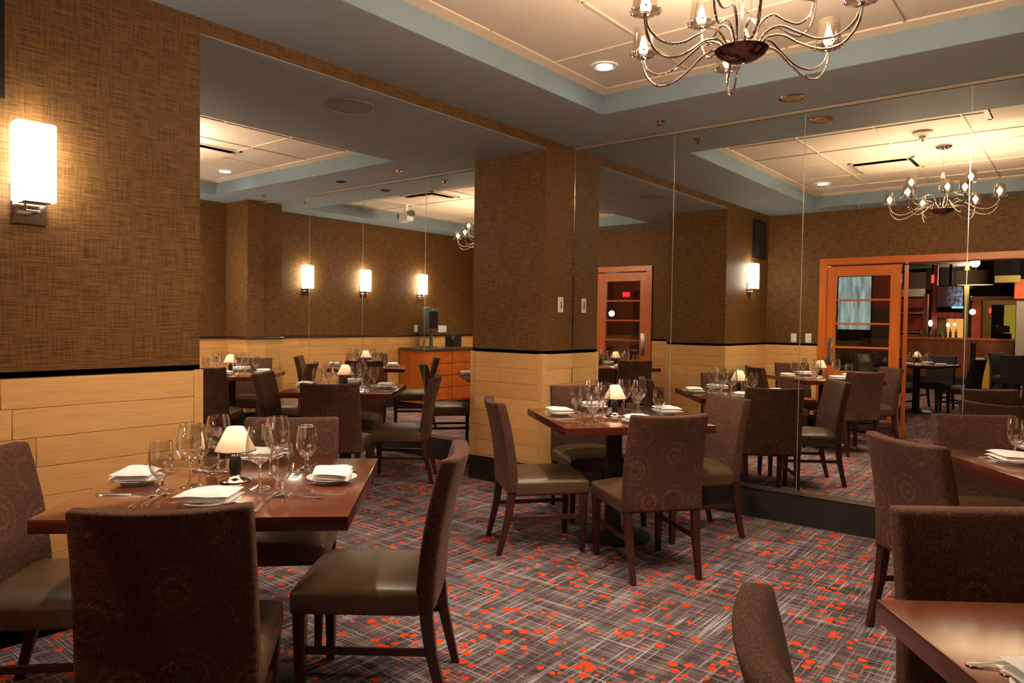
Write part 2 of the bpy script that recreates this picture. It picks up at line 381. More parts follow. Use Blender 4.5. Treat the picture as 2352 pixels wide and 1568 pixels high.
def dup(root, loc, rz, label, group=None):
    r = root.copy(); COL.objects.link(r); r.location = loc; r.rotation_euler = (0, 0, rz); r['label'] = label
    if group: r['group'] = group
    elif 'group' in r: del r['group']
    for ch in list(root.children):
        c = ch.copy(); COL.objects.link(c); c.parent = r
        for g in list(ch.children):
            d = g.copy(); COL.objects.link(d); d.parent = c
    return r
def point_light(name, loc, w, rad, col=WARM, parent=None):
    l = bpy.data.lights.new(name, 'POINT'); l.energy = w; l.shadow_soft_size = rad; l.color = col
    o = bpy.data.objects.new(name, l); COL.objects.link(o); o.location = loc
    if parent is not None: o.parent = parent
    return o

# ------------------------------------------------------------------ room numbers
ZC, ZT, ZS = 2.80, 2.95, 2.722        # lower ceiling, tray ceiling, opening soffit
ZCL, ZTL = 2.775, 2.93                # side room ceiling and its tray
W, D, YP, YD = .753, .405, -3.238, -4.635
XL = -5.05                            # side room's far wall
XR = 5.25                             # main room's right wall
ZR, ZB = 1.10, .203
YBAR = -18.0

# ------------------------------------------------------------------ floor, ceilings
struct(box('floor', 'carpet', XL-.2, 9.0, YBAR, .25, -.06, 0))
def tray_ceiling(name, x0, x1, y0, y1, tx0, tx1, ty0, ty1, zc, zt):
    bm = bmesh.new()
    for a in ((x0, tx0, y0, y1), (tx1, x1, y0, y1), (tx0, tx1, y0, ty0), (tx0, tx1, ty1, y1)): bm_box(bm, *a, zc, zt+.10)
    c = struct(obj(name, bm, 'soffit'))
    bm = bmesh.new(); e = .004
    for a in ((tx0, tx0+e, ty0, ty1), (tx1-e, tx1, ty0, ty1), (tx0, tx1, ty0, ty0+e), (tx0, tx1, ty1-e, ty1)): bm_box(bm, *a, zc+.001, zt+.05)
    obj('tray_side', bm, 'traypaint', c)
    bm = bmesh.new(); w = .075                      # sloped perimeter angle
    P = [(tx0, ty0), (tx1, ty0), (tx1, ty1), (tx0, ty1)]; Q = [(tx0+w, ty0+w), (tx1-w, ty0+w), (tx1-w, ty1-w), (tx0+w, ty1-w)]
    lo = [bm.verts.new((*p, zt-.018)) for p in P]; hi = [bm.verts.new((*q, zt-.004)) for q in Q]; tp = [bm.verts.new((*q, zt+.012)) for q in Q]
    for i in range(4):
        j = (i+1) % 4; bm.faces.new((lo[i], lo[j], hi[j], hi[i])); bm.faces.new((hi[i], hi[j], tp[j], tp[i]))
    obj('edge_trim', bm, 'tbar', c, smooth=False)
    st = .606; xs = [tx0+w-.005]; 
    while xs[-1]+st < tx1-w: xs.append(xs[-1]+st)
    xs.append(tx1-w); ys = [ty1-w]
    while ys[-1]-st > ty0+w: ys.append(ys[-1]-st)
    ys.append(ty0+w)
    bm = bmesh.new()
    for x in xs[1:-1]: bm_box(bm, x-.006, x+.006, ty0+w, ty1-w, zt-.003, zt+.02)
    for y in ys[1:-1]: bm_box(bm, tx0+w, tx1-w, y-.006, y+.006, zt-.003, zt+.02)
    obj('grid_bar', bm, 'tbar', c, smooth=False)
    rr = random.Random(3)
    for xa, xb in zip(xs[:-1], xs[1:]):
        for ya, yb in zip(ys[:-1], ys[1:]):
            if xb-xa < .03 or ya-yb < .03: continue
            t = box('tile', 'tile', xa+.007, xb-.007, yb+.007, ya-.007, zt+.003+rr.random()*.002, zt+.02, c)
    box('deck', 'soffit', tx0, tx1, ty0, ty1, zt+.03, zt+.1, c)
    return c
tray_ceiling('ceiling', 0, XR, YD, 0, .70, 4.05, -4.26, -.70, ZC, ZT)
tray_ceiling('ceiling_side', XL, -W, YD, 0, -4.62, -1.53, -4.15, -.63, ZCL, ZTL)
struct(box('ceiling_bar', 'barceil', -9, 9, YBAR, YD-.15, 2.9, 3.0))

# ------------------------------------------------------------------ walls with wainscot planks
def planks(parent, axis, const, side, a0, a1, seed, rows=7):
    """plank rows on a wall face: axis 'x' = plane x=const, runs along y; side = outward normal sign"""
    rr = random.Random(seed); h = .1242; t = .010
    for r in range(rows+1):
        z1 = min(.969 + .1242 - r*h, 1.0985); z0 = max(z1-h, ZB)
        if r == 0: z0 = .969
        if z1-z0 < .012: continue
        p = a0; L = a1-a0
        cuts = [a0]; s = rr.uniform(.25, .95)
        while cuts[-1]+s < a1-.12: cuts.append(cuts[-1]+s); s = rr.uniform(.75, 1.15)
        cuts.append(a1)
        for q0, q1 in zip(cuts[:-1], cuts[1:]):
            g = .0009; tt = t + rr.uniform(-.0008, .0008)
            lo, hi = (const, const+side*tt)
            if axis == 'x': box('plank', 'maple', lo, hi, q0+g, q1-g, z0+g, z1-g, parent, .0012)
            else: box('plank', 'maple', q0+g, q1-g, lo, hi, z0+g, z1-g, parent, .0012)
def rail(name, pts):
    """black sloped chair rail along an open polyline of wall corners (outward offset to the right of travel)"""
    prof = [(0, ZR-.004), (.030, ZR-.004), (.036, ZR+.004), (.032, ZR+.009), (.006, ZR+.021), (0, ZR+.021)]
    return profile_run(name, pts, prof, 'black')
def base(name, pts, h=ZB):
    return profile_run(name, pts, [(0, 0), (.014, 0), (.014, h-.004), (.010, h), (0, h)], 'blackbase')
def profile_run(name, pts, prof, mat):
    pts = [Vector((p[0], p[1], 0)) for p in pts]; n = len(pts); offs = []
    for i in range(n):
        def nrm(a, b): d = (b-a).normalized(); return Vector((d.y, -d.x, 0))
        if i == 0: o = nrm(pts[0], pts[1])
        elif i == n-1: o = nrm(pts[-2], pts[-1])
        else:
            n1, n2 = nrm(pts[i-1], pts[i]), nrm(pts[i], pts[i+1]); o = n1+n2; o = o/(o.dot(n1))
        offs.append(o)
    bm = bmesh.new(); rings = [[bm.verts.new((p.x+o.x*d, p.y+o.y*d, z)) for d, z in prof] for p, o in zip(pts, offs)]
    for a, b in zip(rings[:-1], rings[1:]):
        for k in range(len(prof)): bm.faces.new((a[k], a[(k+1) % len(prof)], b[(k+1) % len(prof)], b[k]))
    bm.faces.new(rings[0]); bm.faces.new(rings[-1][::-1])
    return struct(obj(name, bm, mat, smooth=False))
# pier between the rooms (left wall of the main room)
wl = struct(box('wall_left', 'wallpaper', -W, 0, YD, YP, 0, ZC))
planks(wl, 'x', 0, 1, YD, YP-.034, 11); planks(wl, 'y', YP, 1, -W+.034, -.034, 12); planks(wl, 'x', -W, -1, YD, YP-.034, 13)
wc = struct(box('wall_column', 'wallpaper', -W, 0, -D, 0, 0, ZC))
planks(wc, 'x', 0, 1, -D+.034, 0, 21); planks(wc, 'y', -D, -1, -W+.034, -.034, 22); planks(wc, 'x', -W, -1, -D+.034, 0, 23)
def corner_post(par, x, y, sx, sy):
    box('corner_post', 'maple', x, x-sx*.034, y, y+sy*.012, ZB, ZR-.002, par); box('corner_post', 'maple', x, x+sx*.012, y+sy*.012, y-sy*.034, ZB, ZR-.002, par)
for par, x, y, sx, sy in ((wl, 0, YP, 1, 1), (wl, -W, YP, -1, 1), (wc, 0, -D, 1, -1), (wc, -W, -D, -1, -1)): corner_post(par, x, y, sx, sy)
wh = struct(box('wall_header', 'wallpaper', -W, 0, YP, -D, ZS+.004, ZC))
box('soffit_face', 'soffit', -W, 0, YP, -D, ZS, ZS+.004, wh)
# back wall behind the mirrors, side room walls, right wall
struct(box('wall_back', 'wallpaper', XL-.2, XR+.2, .008, .2, 0, 3.05))
ws = struct(box('wall_side', 'wallpaper', XL-.15, XL, YD, 0, 0, 2.9))
planks(ws, 'x', XL, 1, YD, -.24, 31)
wpl = struct(box('wall_pilaster', 'wallpaper', XL, -4.567, -.24, 0, 0, ZCL))
planks(wpl, 'x', -4.567, 1, -.21, 0, 41); planks(wpl, 'y', -.24, -1, XL, -4.60, 42); corner_post(wpl, -4.567, -.24, 1, -1)
wr = struct(box('wall_right', 'wallpaper', XR, XR+.15, YD, 0, 0, 3.0)); planks(wr, 'x', XR, -1, YD, 0, 51)
# wall with the two door openings
wdn = bmesh.new()
for a in ((XL, -4.36, 0, 2.95), (-1.72, .68, 0, 2.95), (4.55, XR, 0, 2.95), (-4.36, -1.72, 2.20, 2.95), (.68, 4.55, 2.18, 2.95)): bm_box(wdn, a[0], a[1], YD-.15, YD, a[2], a[3])
wdo = struct(obj('wall_doors', wdn, 'wallpaper', smooth=False))
planks(wdo, 'y', YD, 1, 0, .66, 61); planks(wdo, 'y', YD, 1, -1.70, -W, 62); planks(wdo, 'y', YD, 1, XL, -4.38, 63); planks(wdo, 'y', YD, 1, 4.57, XR, 64)
rail('trim_1', [(.668, YD), (0, YD), (0, YP), (-W, YP), (-W, YD), (-1.71, YD)][::-1])
rail('trim_2', [(0, 0), (0, -D), (-W, -D), (-W, 0)])
rail('trim_3', [(-4.567, 0), (-4.567, -.24), (XL, -.24), (XL, YD), (-4.38, YD)][::-1])
base('baseboard_left', [(.668, YD), (0, YD), (0, YP), (-W, YP), (-W, YD), (-1.71, YD)][::-1])
base('baseboard_column', [(XR, 0), (0, 0), (0, -D), (-W, -D), (-W, 0), (-4.567, 0), (-4.567, -.24), (XL, -.24), (XL, YD), (-4.38, YD)][::-1])

# ------------------------------------------------------------------ mirrors
def mirror(label, x0, seams, x1, zt, name='wall_mirror'):
    t = thing(name, label, 'mirror', (0, 0, 0)); xs = [x0]+seams+[x1]
    for a, b in zip(xs[:-1], xs[1:]):
        box('mirror_panel', 'mirror', a+.0015, b-.0015, -.006, .007, ZB+.012, zt-.022, t)
    bm = bmesh.new()
    for s in seams: bm_box(bm, s-.0022, s+.0022, -.0078, -.004, ZB+.02, zt-.022)
    obj('seam', bm, 'seam', t, smooth=False)
    box('top_strip', 'striptan', x0, x1, -.014, .004, zt-.019, zt-.001, t)
    box('bottom_channel', 'steel', x0, x1, -.020, .004, ZB+.001, ZB+.024, t)
    return t
mr = mirror('floor to ceiling seamed mirror wall right of the corner column', .004, [.909, 1.861, 2.812, 3.763, 4.714], XR, ZC)
box('corner_strip', 'chrome', .002, .010, -.012, -.002, ZB+.02, ZC-.02, mr)
mirror('floor to ceiling mirror wall at the end of the side room', -4.565, [-3.652, -2.704, -1.752, -.86], -W-.002, ZCL)

# ------------------------------------------------------------------ ceiling fittings
def disc(bm, r, z0, z1, seg=32, c=(0, 0, 0)): bm_lathe(bm, [(0, z0), (r, z0), (r, z1), (0, z1)], seg, c)
def downlight(x, y, z, label, lit=True, group=None):
    t = thing('downlight', label, 'downlight', (x, y, z))
    bm = bmesh.new(); bm_lathe(bm, [(.062, -.001), (.064, -.006), (.080, -.005), (.082, .001)], 32); obj('trim_ring', bm, 'chrome' if not lit else 'white', t)
    bm = bmesh.new(); bm_lathe(bm, [(.063, -.004), (.052, -.0022), (.03, -.0016), (.0, -.0012)], 32); obj('reflector', bm, 'chrome' if lit else 'steel', t)
    if lit:
        bm = bmesh.new(); bm_lathe(bm, [(0, -.003), (.058, -.0025), (.061, .002)], 32); obj('lens', bm, 'downlit', t)
        l = bpy.data.lights.new('spot', 'SPOT'); l.energy = P_DOWN; l.spot_size = R(95); l.spot_blend = .8; l.shadow_soft_size = .05; l.color = (1, .84, .64)
        s = bpy.data.objects.new('spot_lamp', l); COL.objects.link(s); s.parent = t; s.location = (0, 0, -.02)
    return t
downlight(.985, -1.144, ZT, 'lit downlight at the near corner of the main tray ceiling')
downlight(.985, -3.54, ZT, 'lit downlight in the main tray ceiling, seen in the mirror')
downlight(-3.95, -.88, ZTL, 'lit downlight in the side room tray ceiling')
downlight(-4.02, -3.55, ZTL, 'lit downlight of the side room seen only in its mirror')
downlight(1.87, -.316, ZC, 'unlit chrome downlight in the soffit above the mirror wall', False)
def eyeball(x, y, z, label):
    t = thing('recessed_light', label, 'downlight', (x, y, z))
    bm = bmesh.new(); bm_lathe(bm, [(.056, -.001), (.058, -.005), (.068, -.004), (.069, .001)], 28); obj('trim_ring', bm, 'soffit', t)
    bm = bmesh.new(); bm_lathe(bm, [(.0575, -.0035), (.05, -.0025), (0, -.002)], 28); obj('hole_disc', bm, 'hole', t)  # flat black disc paints the darkness of the recess
eyeball(-2.70, -.31, ZCL, 'unlit dark recessed light in the side room soffit by its mirror')
def sprinkler(x, y, z, label):
    t = thing('sprinkler', label, 'sprinkler', (x, y, z))
    bm = bmesh.new(); bm_lathe(bm, [(.034, 0), (.033, -.004), (.012, -.007), (.010, -.022), (0, -.022)], 20); obj('escutcheon', bm, 'brass', t)
    bm = bmesh.new(); bm_lathe(bm, [(0, -.024), (.018, -.025), (.018, -.028), (0, -.030)], 16); obj('deflector', bm, 'brass', t)
sprinkler(.95, -.325, ZC, 'copper sprinkler head above the corner column end of the mirror')
sprinkler(-1.80, -.32, ZCL, 'copper sprinkler head over the side room mirror, right one')
sprinkler(-4.15, -.30, ZCL, 'copper sprinkler head by the side room pilaster')
sprinkler(1.15, -4.45, ZC, 'copper sprinkler head above the french doors in the mirror')
def grille(x, y, z, r, label, mat='gril'):
    t = thing('ceiling_speaker', label, 'speaker', (x, y, z))
    bm = bmesh.new(); bm_lathe(bm, [(r*.90, -.002), (r*.93, -.009), (r, -.006), (r, .001)], 40); obj('rim', bm, mat, t)
    bm = bmesh.new(); bm_lathe(bm, [(0, -.0045), (r*.5, -.0045), (r*.91, -.0035), (r*.91, .001)], 40); obj('mesh_cover', bm, mat, t)
grille(-.36, -2.05, ZS, .165, 'round ceiling speaker flush in the soffit of the opening')
grille(2.90, -2.48, ZT, .15, 'round ceiling speaker beside the main chandelier, in the mirror', 'tile')
def air_plate(x, y, z, sx, sy, label):
    t = thing('air_diffuser', label, 'vent', (x, y, z))
    bm = bmesh.new(); 
    for a in ((-sx/2, sx/2, -sy/2, -sy/2+.03), (-sx/2, sx/2, sy/2-.03, sy/2), (-sx/2, -sx/2+.03, -sy/2, sy/2), (sx/2-.03, sx/2, -sy/2, sy/2)): bm_box(bm, *a, -.006, .004)
    obj('frame', bm, 'tbar', t, smooth=False)
    box('throat', 'hole', -sx/2+.03, sx/2-.03, -sy/2+.03, sy/2-.03, -.001, .004, t)
    box('plate', 'tile', -sx/2+.05, sx/2-.05, -sy/2+.05, sy/2-.05, -.030, -.022, t, .003)
    for a in (-1, 1):
        for b in (-1, 1): box('hanger', 'steel', a*sx*.3-.004, a*sx*.3+.004, b*sy*.3-.004, b*sy*.3+.004, -.024, .0, t)
air_plate(1.765, -2.885, ZT, .58, .55, 'square air diffuser plate left of the chandelier, in the mirror')
air_plate(3.02, -1.32, ZT, .58, .55, 'square air diffuser plate near the mirror, at the right edge')
air_plate(-3.24, -1.52, ZTL, .58, .50, 'square air diffuser plate in the side room tray ceiling')
t = thing('smoke_detector', 'round smoke detector beside the main chandelier, in the mirror', 'detector', (2.27, -1.73, ZT))
bm = bmesh.new(); bm_lathe(bm, [(.075, 0), (.075, -.012), (.055, -.030), (.030, -.034), (.028, -.055), (0, -.058)], 28); obj('body', bm, 'tbar', t)
bm = bmesh.new(); bm_lathe(bm, [(0, -.056), (.012, -.058), (.010, -.075), (0, -.078)], 14); obj('sensor', bm, 'steel', t)
# emergency light of the side room
t = thing('emergency_light', 'twin-headed emergency light box under the side room ceiling, in its mirror', 'emergency light', (-3.98, -1.80, 2.70), R(20))
box('housing', 'white', -.14, .14, -.05, .05, 0, .13, t, .006)
box('stem', 'white', -.02, .02, -.02, .02, .13, ZTL-2.70, t)
for s in (-1, 1):
    bm = bmesh.new(); bm_lathe(bm, [(0, 0), (.030, .004), (.050, .05), (.046, .055), (0, .048)], 20); h = obj('lamp_head', bm, 'posgreen', t, (s*.15, 0, .08), (0, s*R(75), 0))
box('battery_grille', 'knob', -.02, .10, -.052, -.050, .04, .12, t)

# ------------------------------------------------------------------ wall sconces
def make_sconce(label, loc, rz):
    t = thing('wall_sconce', label, 'wall lamp', loc, rz)
    # local: wall plane is x=0, +x into the room; z=0 at backplate bottom
    box('backplate', 'nickel', 0, .012, -.062, .062, 0, .16, t, .003)
    bm = bmesh.new(); bm_tube(bm, [(.012, .022, .05), (.060, .022, .05)], .004, 8); bm_tube(bm, [(.060, .022, .05), (.060, -.030, .05)], .004, 8)
    bm_tube(bm, [(.060, -.030, .048), (.060, -.030, .10)], .0045, 8); obj('bracket', bm, 'chrome', t)
    bm = bmesh.new(); bm_box(bm, .018, .108, -.069, .069, .086, .400); bevel(bm, .008, 2); obj('glass_shade', bm, 'sconce', t)
    box('gallery', 'chrome', .030, .096, -.05, .05, .080, .086, t)
    return t
s0 = make_sconce('lit opal glass sconce on the left wall nearest the camera', (0, -3.965, 1.722), 0)
for y, l in ((-.93, 'lit sconce on the side room wall, left one in its mirror'), (-1.94, 'lit sconce on the side room wall, middle one in its mirror'), (-3.10, 'lit sconce on the side room wall, right one above the monitor')):
    dup(s0, (XL, y, 1.68), 0, l)

# ------------------------------------------------------------------ chandeliers
def arc(pts, a):
    ca, sa = math.cos(a), math.sin(a)
    return [(r*ca-s*sa, r*sa+s*ca, z) for r, s, z in pts]
def make_chandelier(label, x, y, top, drop, watts, phase_lo, phase_up):
    t = thing('chandelier', label, 'chandelier', (x, y, 0)); zb = 2.375+drop
    bm = bmesh.new(); bm_lathe(bm, [(0, top), (.062, top), (.066, top-.006), (.050, top-.020), (.016, top-.030), (0, top-.032)], 28); obj('canopy', bm, 'chrome', t)
    bm = bmesh.new(); bm_tube(bm, [(0, 0, top-.025), (0, 0, zb+.33)], .0055, 10); obj('rod', bm, 'chrome', t)
    bm = bmesh.new(); bm_lathe(bm, [(0, zb+.345), (.010, zb+.34), (.018, zb+.31), (.020, zb+.285), (0, zb+.28)], 16); obj('hub', bm, 'chrome', t)
    bm = bmesh.new()
    for k in range(4):
        a = k*math.pi/2+.4; bm_tube(bm, [(.016*math.cos(a), .016*math.sin(a), zb+.29), (.030*math.cos(a), .030*math.sin(a), zb+.22), (.032*math.cos(a), .032*math.sin(a), zb+.02)], .0045, 8)
    obj('stem_rods', bm, 'crystal', t)
    bm = bmesh.new(); bm_lathe(bm, [(0, zb+.026), (.088, zb+.026), (.100, zb+.018), (.084, zb+.000), (.052, zb-.018), (.018, zb-.027), (0, zb-.028)], 36); obj('bowl', bm, 'darkchrome', t)
    bm = bmesh.new(); bm_lathe(bm, [(0, -.001), (.014, 0), (.030, .004), (.056, .006), (.058, .011), (.052, .010), (.0, .008)], 28); dish = to_mesh('dish', bm, 'crystal')
    bm = bmesh.new(); bmesh.ops.create_icosphere(bm, subdivisions=1, radius=.0055); bead = to_mesh('bead', bm, 'chrome')
    bm = bmesh.new(); bm_lathe(bm, [(.050, .012), (.049, .012), (.040, .112), (.041, .112)], 28); shade = to_mesh('lamp_shade', bm, 'smoke')
    bm = bmesh.new(); bm_lathe(bm, [(0, -.012), (.012, -.010), (.014, .002), (.012, .026), (0, .028)], 14); cup = to_mesh('lamp_holder', bm, 'chrome')
    bm = bmesh.new(); bm_lathe(bm, [(0, .028), (.008, .030), (.0150, .046), (.012, .062), (.004, .084), (0, .088)], 12); bulb = to_mesh('bulb', bm, 'bulb')
    lo1 = [(.070, 0, zb+.028), (.088, 0, zb+.062), (.140, .008, zb+.078), (.205, .014, zb+.042), (.275, .012, zb+.002), (.345, .006, zb-.004), (.400, .002, zb+.030), (.420, 0, zb+.082)]
    lo2 = [(.080, 0, zb+.028), (.105, -.004, zb+.045), (.160, -.010, zb+.034), (.225, -.012, zb-.012), (.295, -.010, zb-.046), (.360, -.006, zb-.042), (.408, -.002, zb+.010), (.424, 0, zb+.080)]
    up1 = [(.045, 0, zb+.028), (.062, .004, zb+.110), (.110, .010, zb+.150), (.160, .010, zb+.125), (.205, .006, zb+.110), (.245, .002, zb+.140), (.260, 0, zb+.200)]
    up2 = [(.058, 0, zb+.028), (.080, -.006, zb+.075), (.125, -.010, zb+.095), (.170, -.010, zb+.070), (.215, -.006, zb+.062), (.252, -.002, zb+.110), (.264, 0, zb+.198)]
    for n, ph, r, z, arms in ((6, phase_lo, .42, zb+.085, (lo1, lo2)), (3, phase_up, .26, zb+.205, (up1, up2))):
        for k in range(n):
            a = ph + 2*math.pi*k/n
            for ar in arms:
                bm = bmesh.new(); bm_tube(bm, catmull(arc(ar, a), 5), .0048, 8); obj('arm', bm, 'chrome', t)
            p = (r*math.cos(a), r*math.sin(a), z)
            put('dish', dish, t, p); 
            for q in range(6): put('bead', bead, t, (p[0]+.055*math.cos(q*math.pi/3), p[1]+.055*math.sin(q*math.pi/3), p[2]+.012))
            put('lamp_holder', cup, t, p); put('lamp_shade', shade, t, p); put('bulb', bulb, t, p)
            point_light('bulb_light', (p[0], p[1], p[2]+.056), watts, .019, WARM, t)
    return t
make_chandelier('nine-light chrome chandelier under the main tray ceiling', 2.335, -2.338, ZT, 0, P_CHAND, 1.04, .52)
make_chandelier('nine-light chrome chandelier of the side room, half seen in its mirror', -2.98, -2.36, ZTL, -.01, P_SIDE, .60, .2)

# ------------------------------------------------------------------ doors
def door_leaf(parent, x0, x1, y, z1, name='leaf', thick=.045, plate=0, hinges=0):
    """framed glass leaf in the plane y; children of one door leaf part"""
    yb, yf = y-thick/2, y+thick/2; s = .115
    fr = bmesh.new()
    bm_box(fr, x0, x0+s, yb, yf, .01, z1); bm_box(fr, x1-s, x1, yb, yf, .01, z1)
    L = obj(name, fr, 'cherry', parent, smooth=False)
    fr = bmesh.new(); bm_box(fr, x0+s, x1-s, yb, yf, z1-.125, z1); bm_box(fr, x0+s, x1-s, yb, yf, .01, .20); bm_box(fr, x0+s, x1-s, yb, yf, .70, .79)
    obj('rail', fr, 'cherryx', L, smooth=False)
    top = z1-.125; n = 4; h = (top-.79)/n
    for k in range(1, n):
        bm = bmesh.new(); bm_box(bm, x0+s, x1-s, yb+.004, yf-.004, .79+k*h-.012, .79+k*h+.012); bevel(bm, .004, 1); obj('muntin', bm, 'cherryx', L)
    for k in range(n): box('pane', 'pane', x0+s, x1-s, y-.003, y+.003, .79+k*h+.01, .79+(k+1)*h-.01, L)
    box('pane', 'pane', x0+s, x1-s, y-.003, y+.003, .20, .70, L)
    box('kick_plate', 'steel', x0+.01, x1-.01, yf, yf+.003, .02, .19, L)
    if plate:
        xp = x0+.055 if plate < 0 else x1-.055
        bm = bmesh.new(); bm_box(bm, xp-.036, xp+.036, yf, yf+.005, .86, 1.20); bevel(bm, .004, 2); obj('push_plate', bm, 'steel', L)
    if hinges:
        xh = x1 if hinges > 0 else x0
        for z in (.25, 1.15, 1.93): box('hinge', 'knob', xh-.008, xh+.010, yf-.004, yf+.006, z-.055, z+.055, L)
    return L
def casing(parent, x0, x1, zt, w=.085):
    yf = YD+.022
    bm = bmesh.new(); bm_box(bm, x0, x0+w, YD-.17, yf, 0, zt-w); bm_box(bm, x1-w, x1, YD-.17, yf, 0, zt-w); obj('side_casing', bm, 'cherry', parent, smooth=False)
    bm = bmesh.new(); bm_box(bm, x0, x1, YD-.17, yf, zt-w, zt); bevel(bm, .004, 1); obj('head_casing', bm, 'cherryx', parent)
def struct_empty(name):
    o = bpy.data.objects.new(name, None); COL.objects.link(o); o['kind'] = 'structure'; return o
d1 = struct_empty('door_1'); casing(d1, .668, 4.60, 2.205)
door_leaf(d1, .755, 1.600, YD-.02, 2.10, plate=-1, hinges=1)
# second leaf folded back into the bar room
L = door_leaf(d1, 0, .845, 0, 2.10); L.location = (1.640, YD-.09, 0); L.rotation_euler = (0, 0, R(-100.5))
d2 = struct_empty('door_2'); casing(d2, -4.38, -1.705, 2.215)
for k in range(3): door_leaf(d2, -4.292+k*.835, -4.292+(k+1)*.835-.004, YD-.02, 2.115, plate=(1 if k == 2 else -1), hinges=0)

# ------------------------------------------------------------------ small wall things
t = thing('wall_vent', 'dark louvred air vent high on the left wall above the sconce', 'vent', (0, -4.275, 2.455))
bm = bmesh.new()
for a in ((-.225, .225, -.245, -.215), (-.225, .225, .215, .245), (-.225, -.195, -.215, .215), (.195, .225, -.215, .215)): bm_box(bm, 0, .018, a[0], a[1], a[2], a[3])
obj('frame', bm, 'ventdark', t, smooth=False); box('throat', 'hole', 0, .004, -.2, .2, -.22, .22, t)
sl = bmesh.new(); bm_box(sl, -.002, .002, -.012, .012, -.215, .215); sm = to_mesh('louvre', sl, 'ventdark', False)
for k in range(13): put('louvre', sm, t, (.011, -.18+k*.03, 0), (0, 0, R(50)))
def switch(name, label, cat, loc, rz, w=.072, h=.118, toggle='white'):
    t = thing(name, label, cat, loc, rz)     # local +x off the wall
    box('cover_plate', 'white', 0, .006, -w/2, w/2, -h/2, h/2, t, .002)
    box('rocker', toggle, .006, .010, -w*.2, w*.2, -h*.28, h*.28, t, .0015); return t
t = switch('dimmer_switch', 'white slim dimmer switch on the corner column beside the mirror', 'switch', (0, -.178, 1.495), 0, .075, .125)
box('slider', 'hole', .010, .012, -.004, .004, -.03, .03, t)
switch('light_switch', 'white rocker light switch beside the french doors, in the mirror', 'switch', (.545, YD, 1.19), R(90), .075, .12)
switch('light_switch', 'white rocker light switch near the left corner of the door wall', 'switch', (.36, YD, 1.19), R(90), .07, .115)
switch('power_outlet', 'white wall outlet left of the side room monitor', 'outlet', (XL, -3.02, 1.215), 0, .075, .115)
t = switch('data_outlet', 'wide double outlet plate right of the side room monitor', 'outlet', (XL, -3.62, 1.21), 0, .20, .115)
# side cabinet with monitor
cb = thing('side_cabinet', 'cherry side cabinet with drawers against the side room wall', 'cabinet', (XL+.038, -3.27, 0))
box('carcass', 'cherry', .012, .52, -.62, .62, .08, .885, cb); box('worktop', 'granite', .002, .555, -.65, .65, .885, .925, cb, .004)
box('toe_kick', 'blackbase', .03, .46, -.60, .60, 0, .08, cb)
for c in range(2):
    for r in range(4):
        z1 = .865-r*.19; y0 = -.60+c*.61
        dr = box('drawer', 'cherryx', .52, .538, y0, y0+.59, z1-.178, z1, cb, .002)
        bm = bmesh.new(); bm_lathe(bm, [(0, 0), (.006, 0), (.006, .012), (.014, .018), (.014, .024), (0, .028)], 14); obj('knob', bm, 'knob', dr, (.538, y0+.295, z1-.085), (0, R(90), 0))
t = thing('pos_monitor', 'grey-green till monitor on a stand on the cabinet', 'monitor', (XL+.34, -3.03, .925), R(-20))
bm = bmesh.new(); bm_lathe(bm, [(0, 0), (.10, 0), (.10, .012), (.03, .022), (.022, .27), (0, .27)], 24); obj('stand', bm, 'posgreen', t)
bm = bmesh.new(); bm_box(bm, -.06, .035, -.20, .20, .26, .63); bevel(bm, .015, 2); obj('housing', bm, 'posgreen', t)
box('screen', 'screen', .034, .038, -.16, .16, .30, .565, t); box('badge', 'white', .034, .037, -.03, .06, .592, .602, t)
t = thing('coffee_machine', 'small black machine on the cabinet top by the doors', 'machine', (XL+.26, -3.62, .925))
box('body', 'black', -.09, .09, -.11, .11, 0, .17, t, .012); box('lid', 'iron', -.085, .085, -.10, .10, .17, .19, t, .006); box('panel', 'knob', .09, .094, -.06, -.01, .05, .09, t)
bm = bmesh.new()
for k in range(3): bm_tube(bm, catmull([(0, .02*k, .12), (.03, .05+.02*k, .05), (-.03, .02+.03*k, .006), (.02, .12, .004)], 6), .004, 6)
tag(obj('cable', bm, 'black', None, (XL+.22, -3.02, .925)), 'tangle of dark cables under the side room monitor', 'cable')
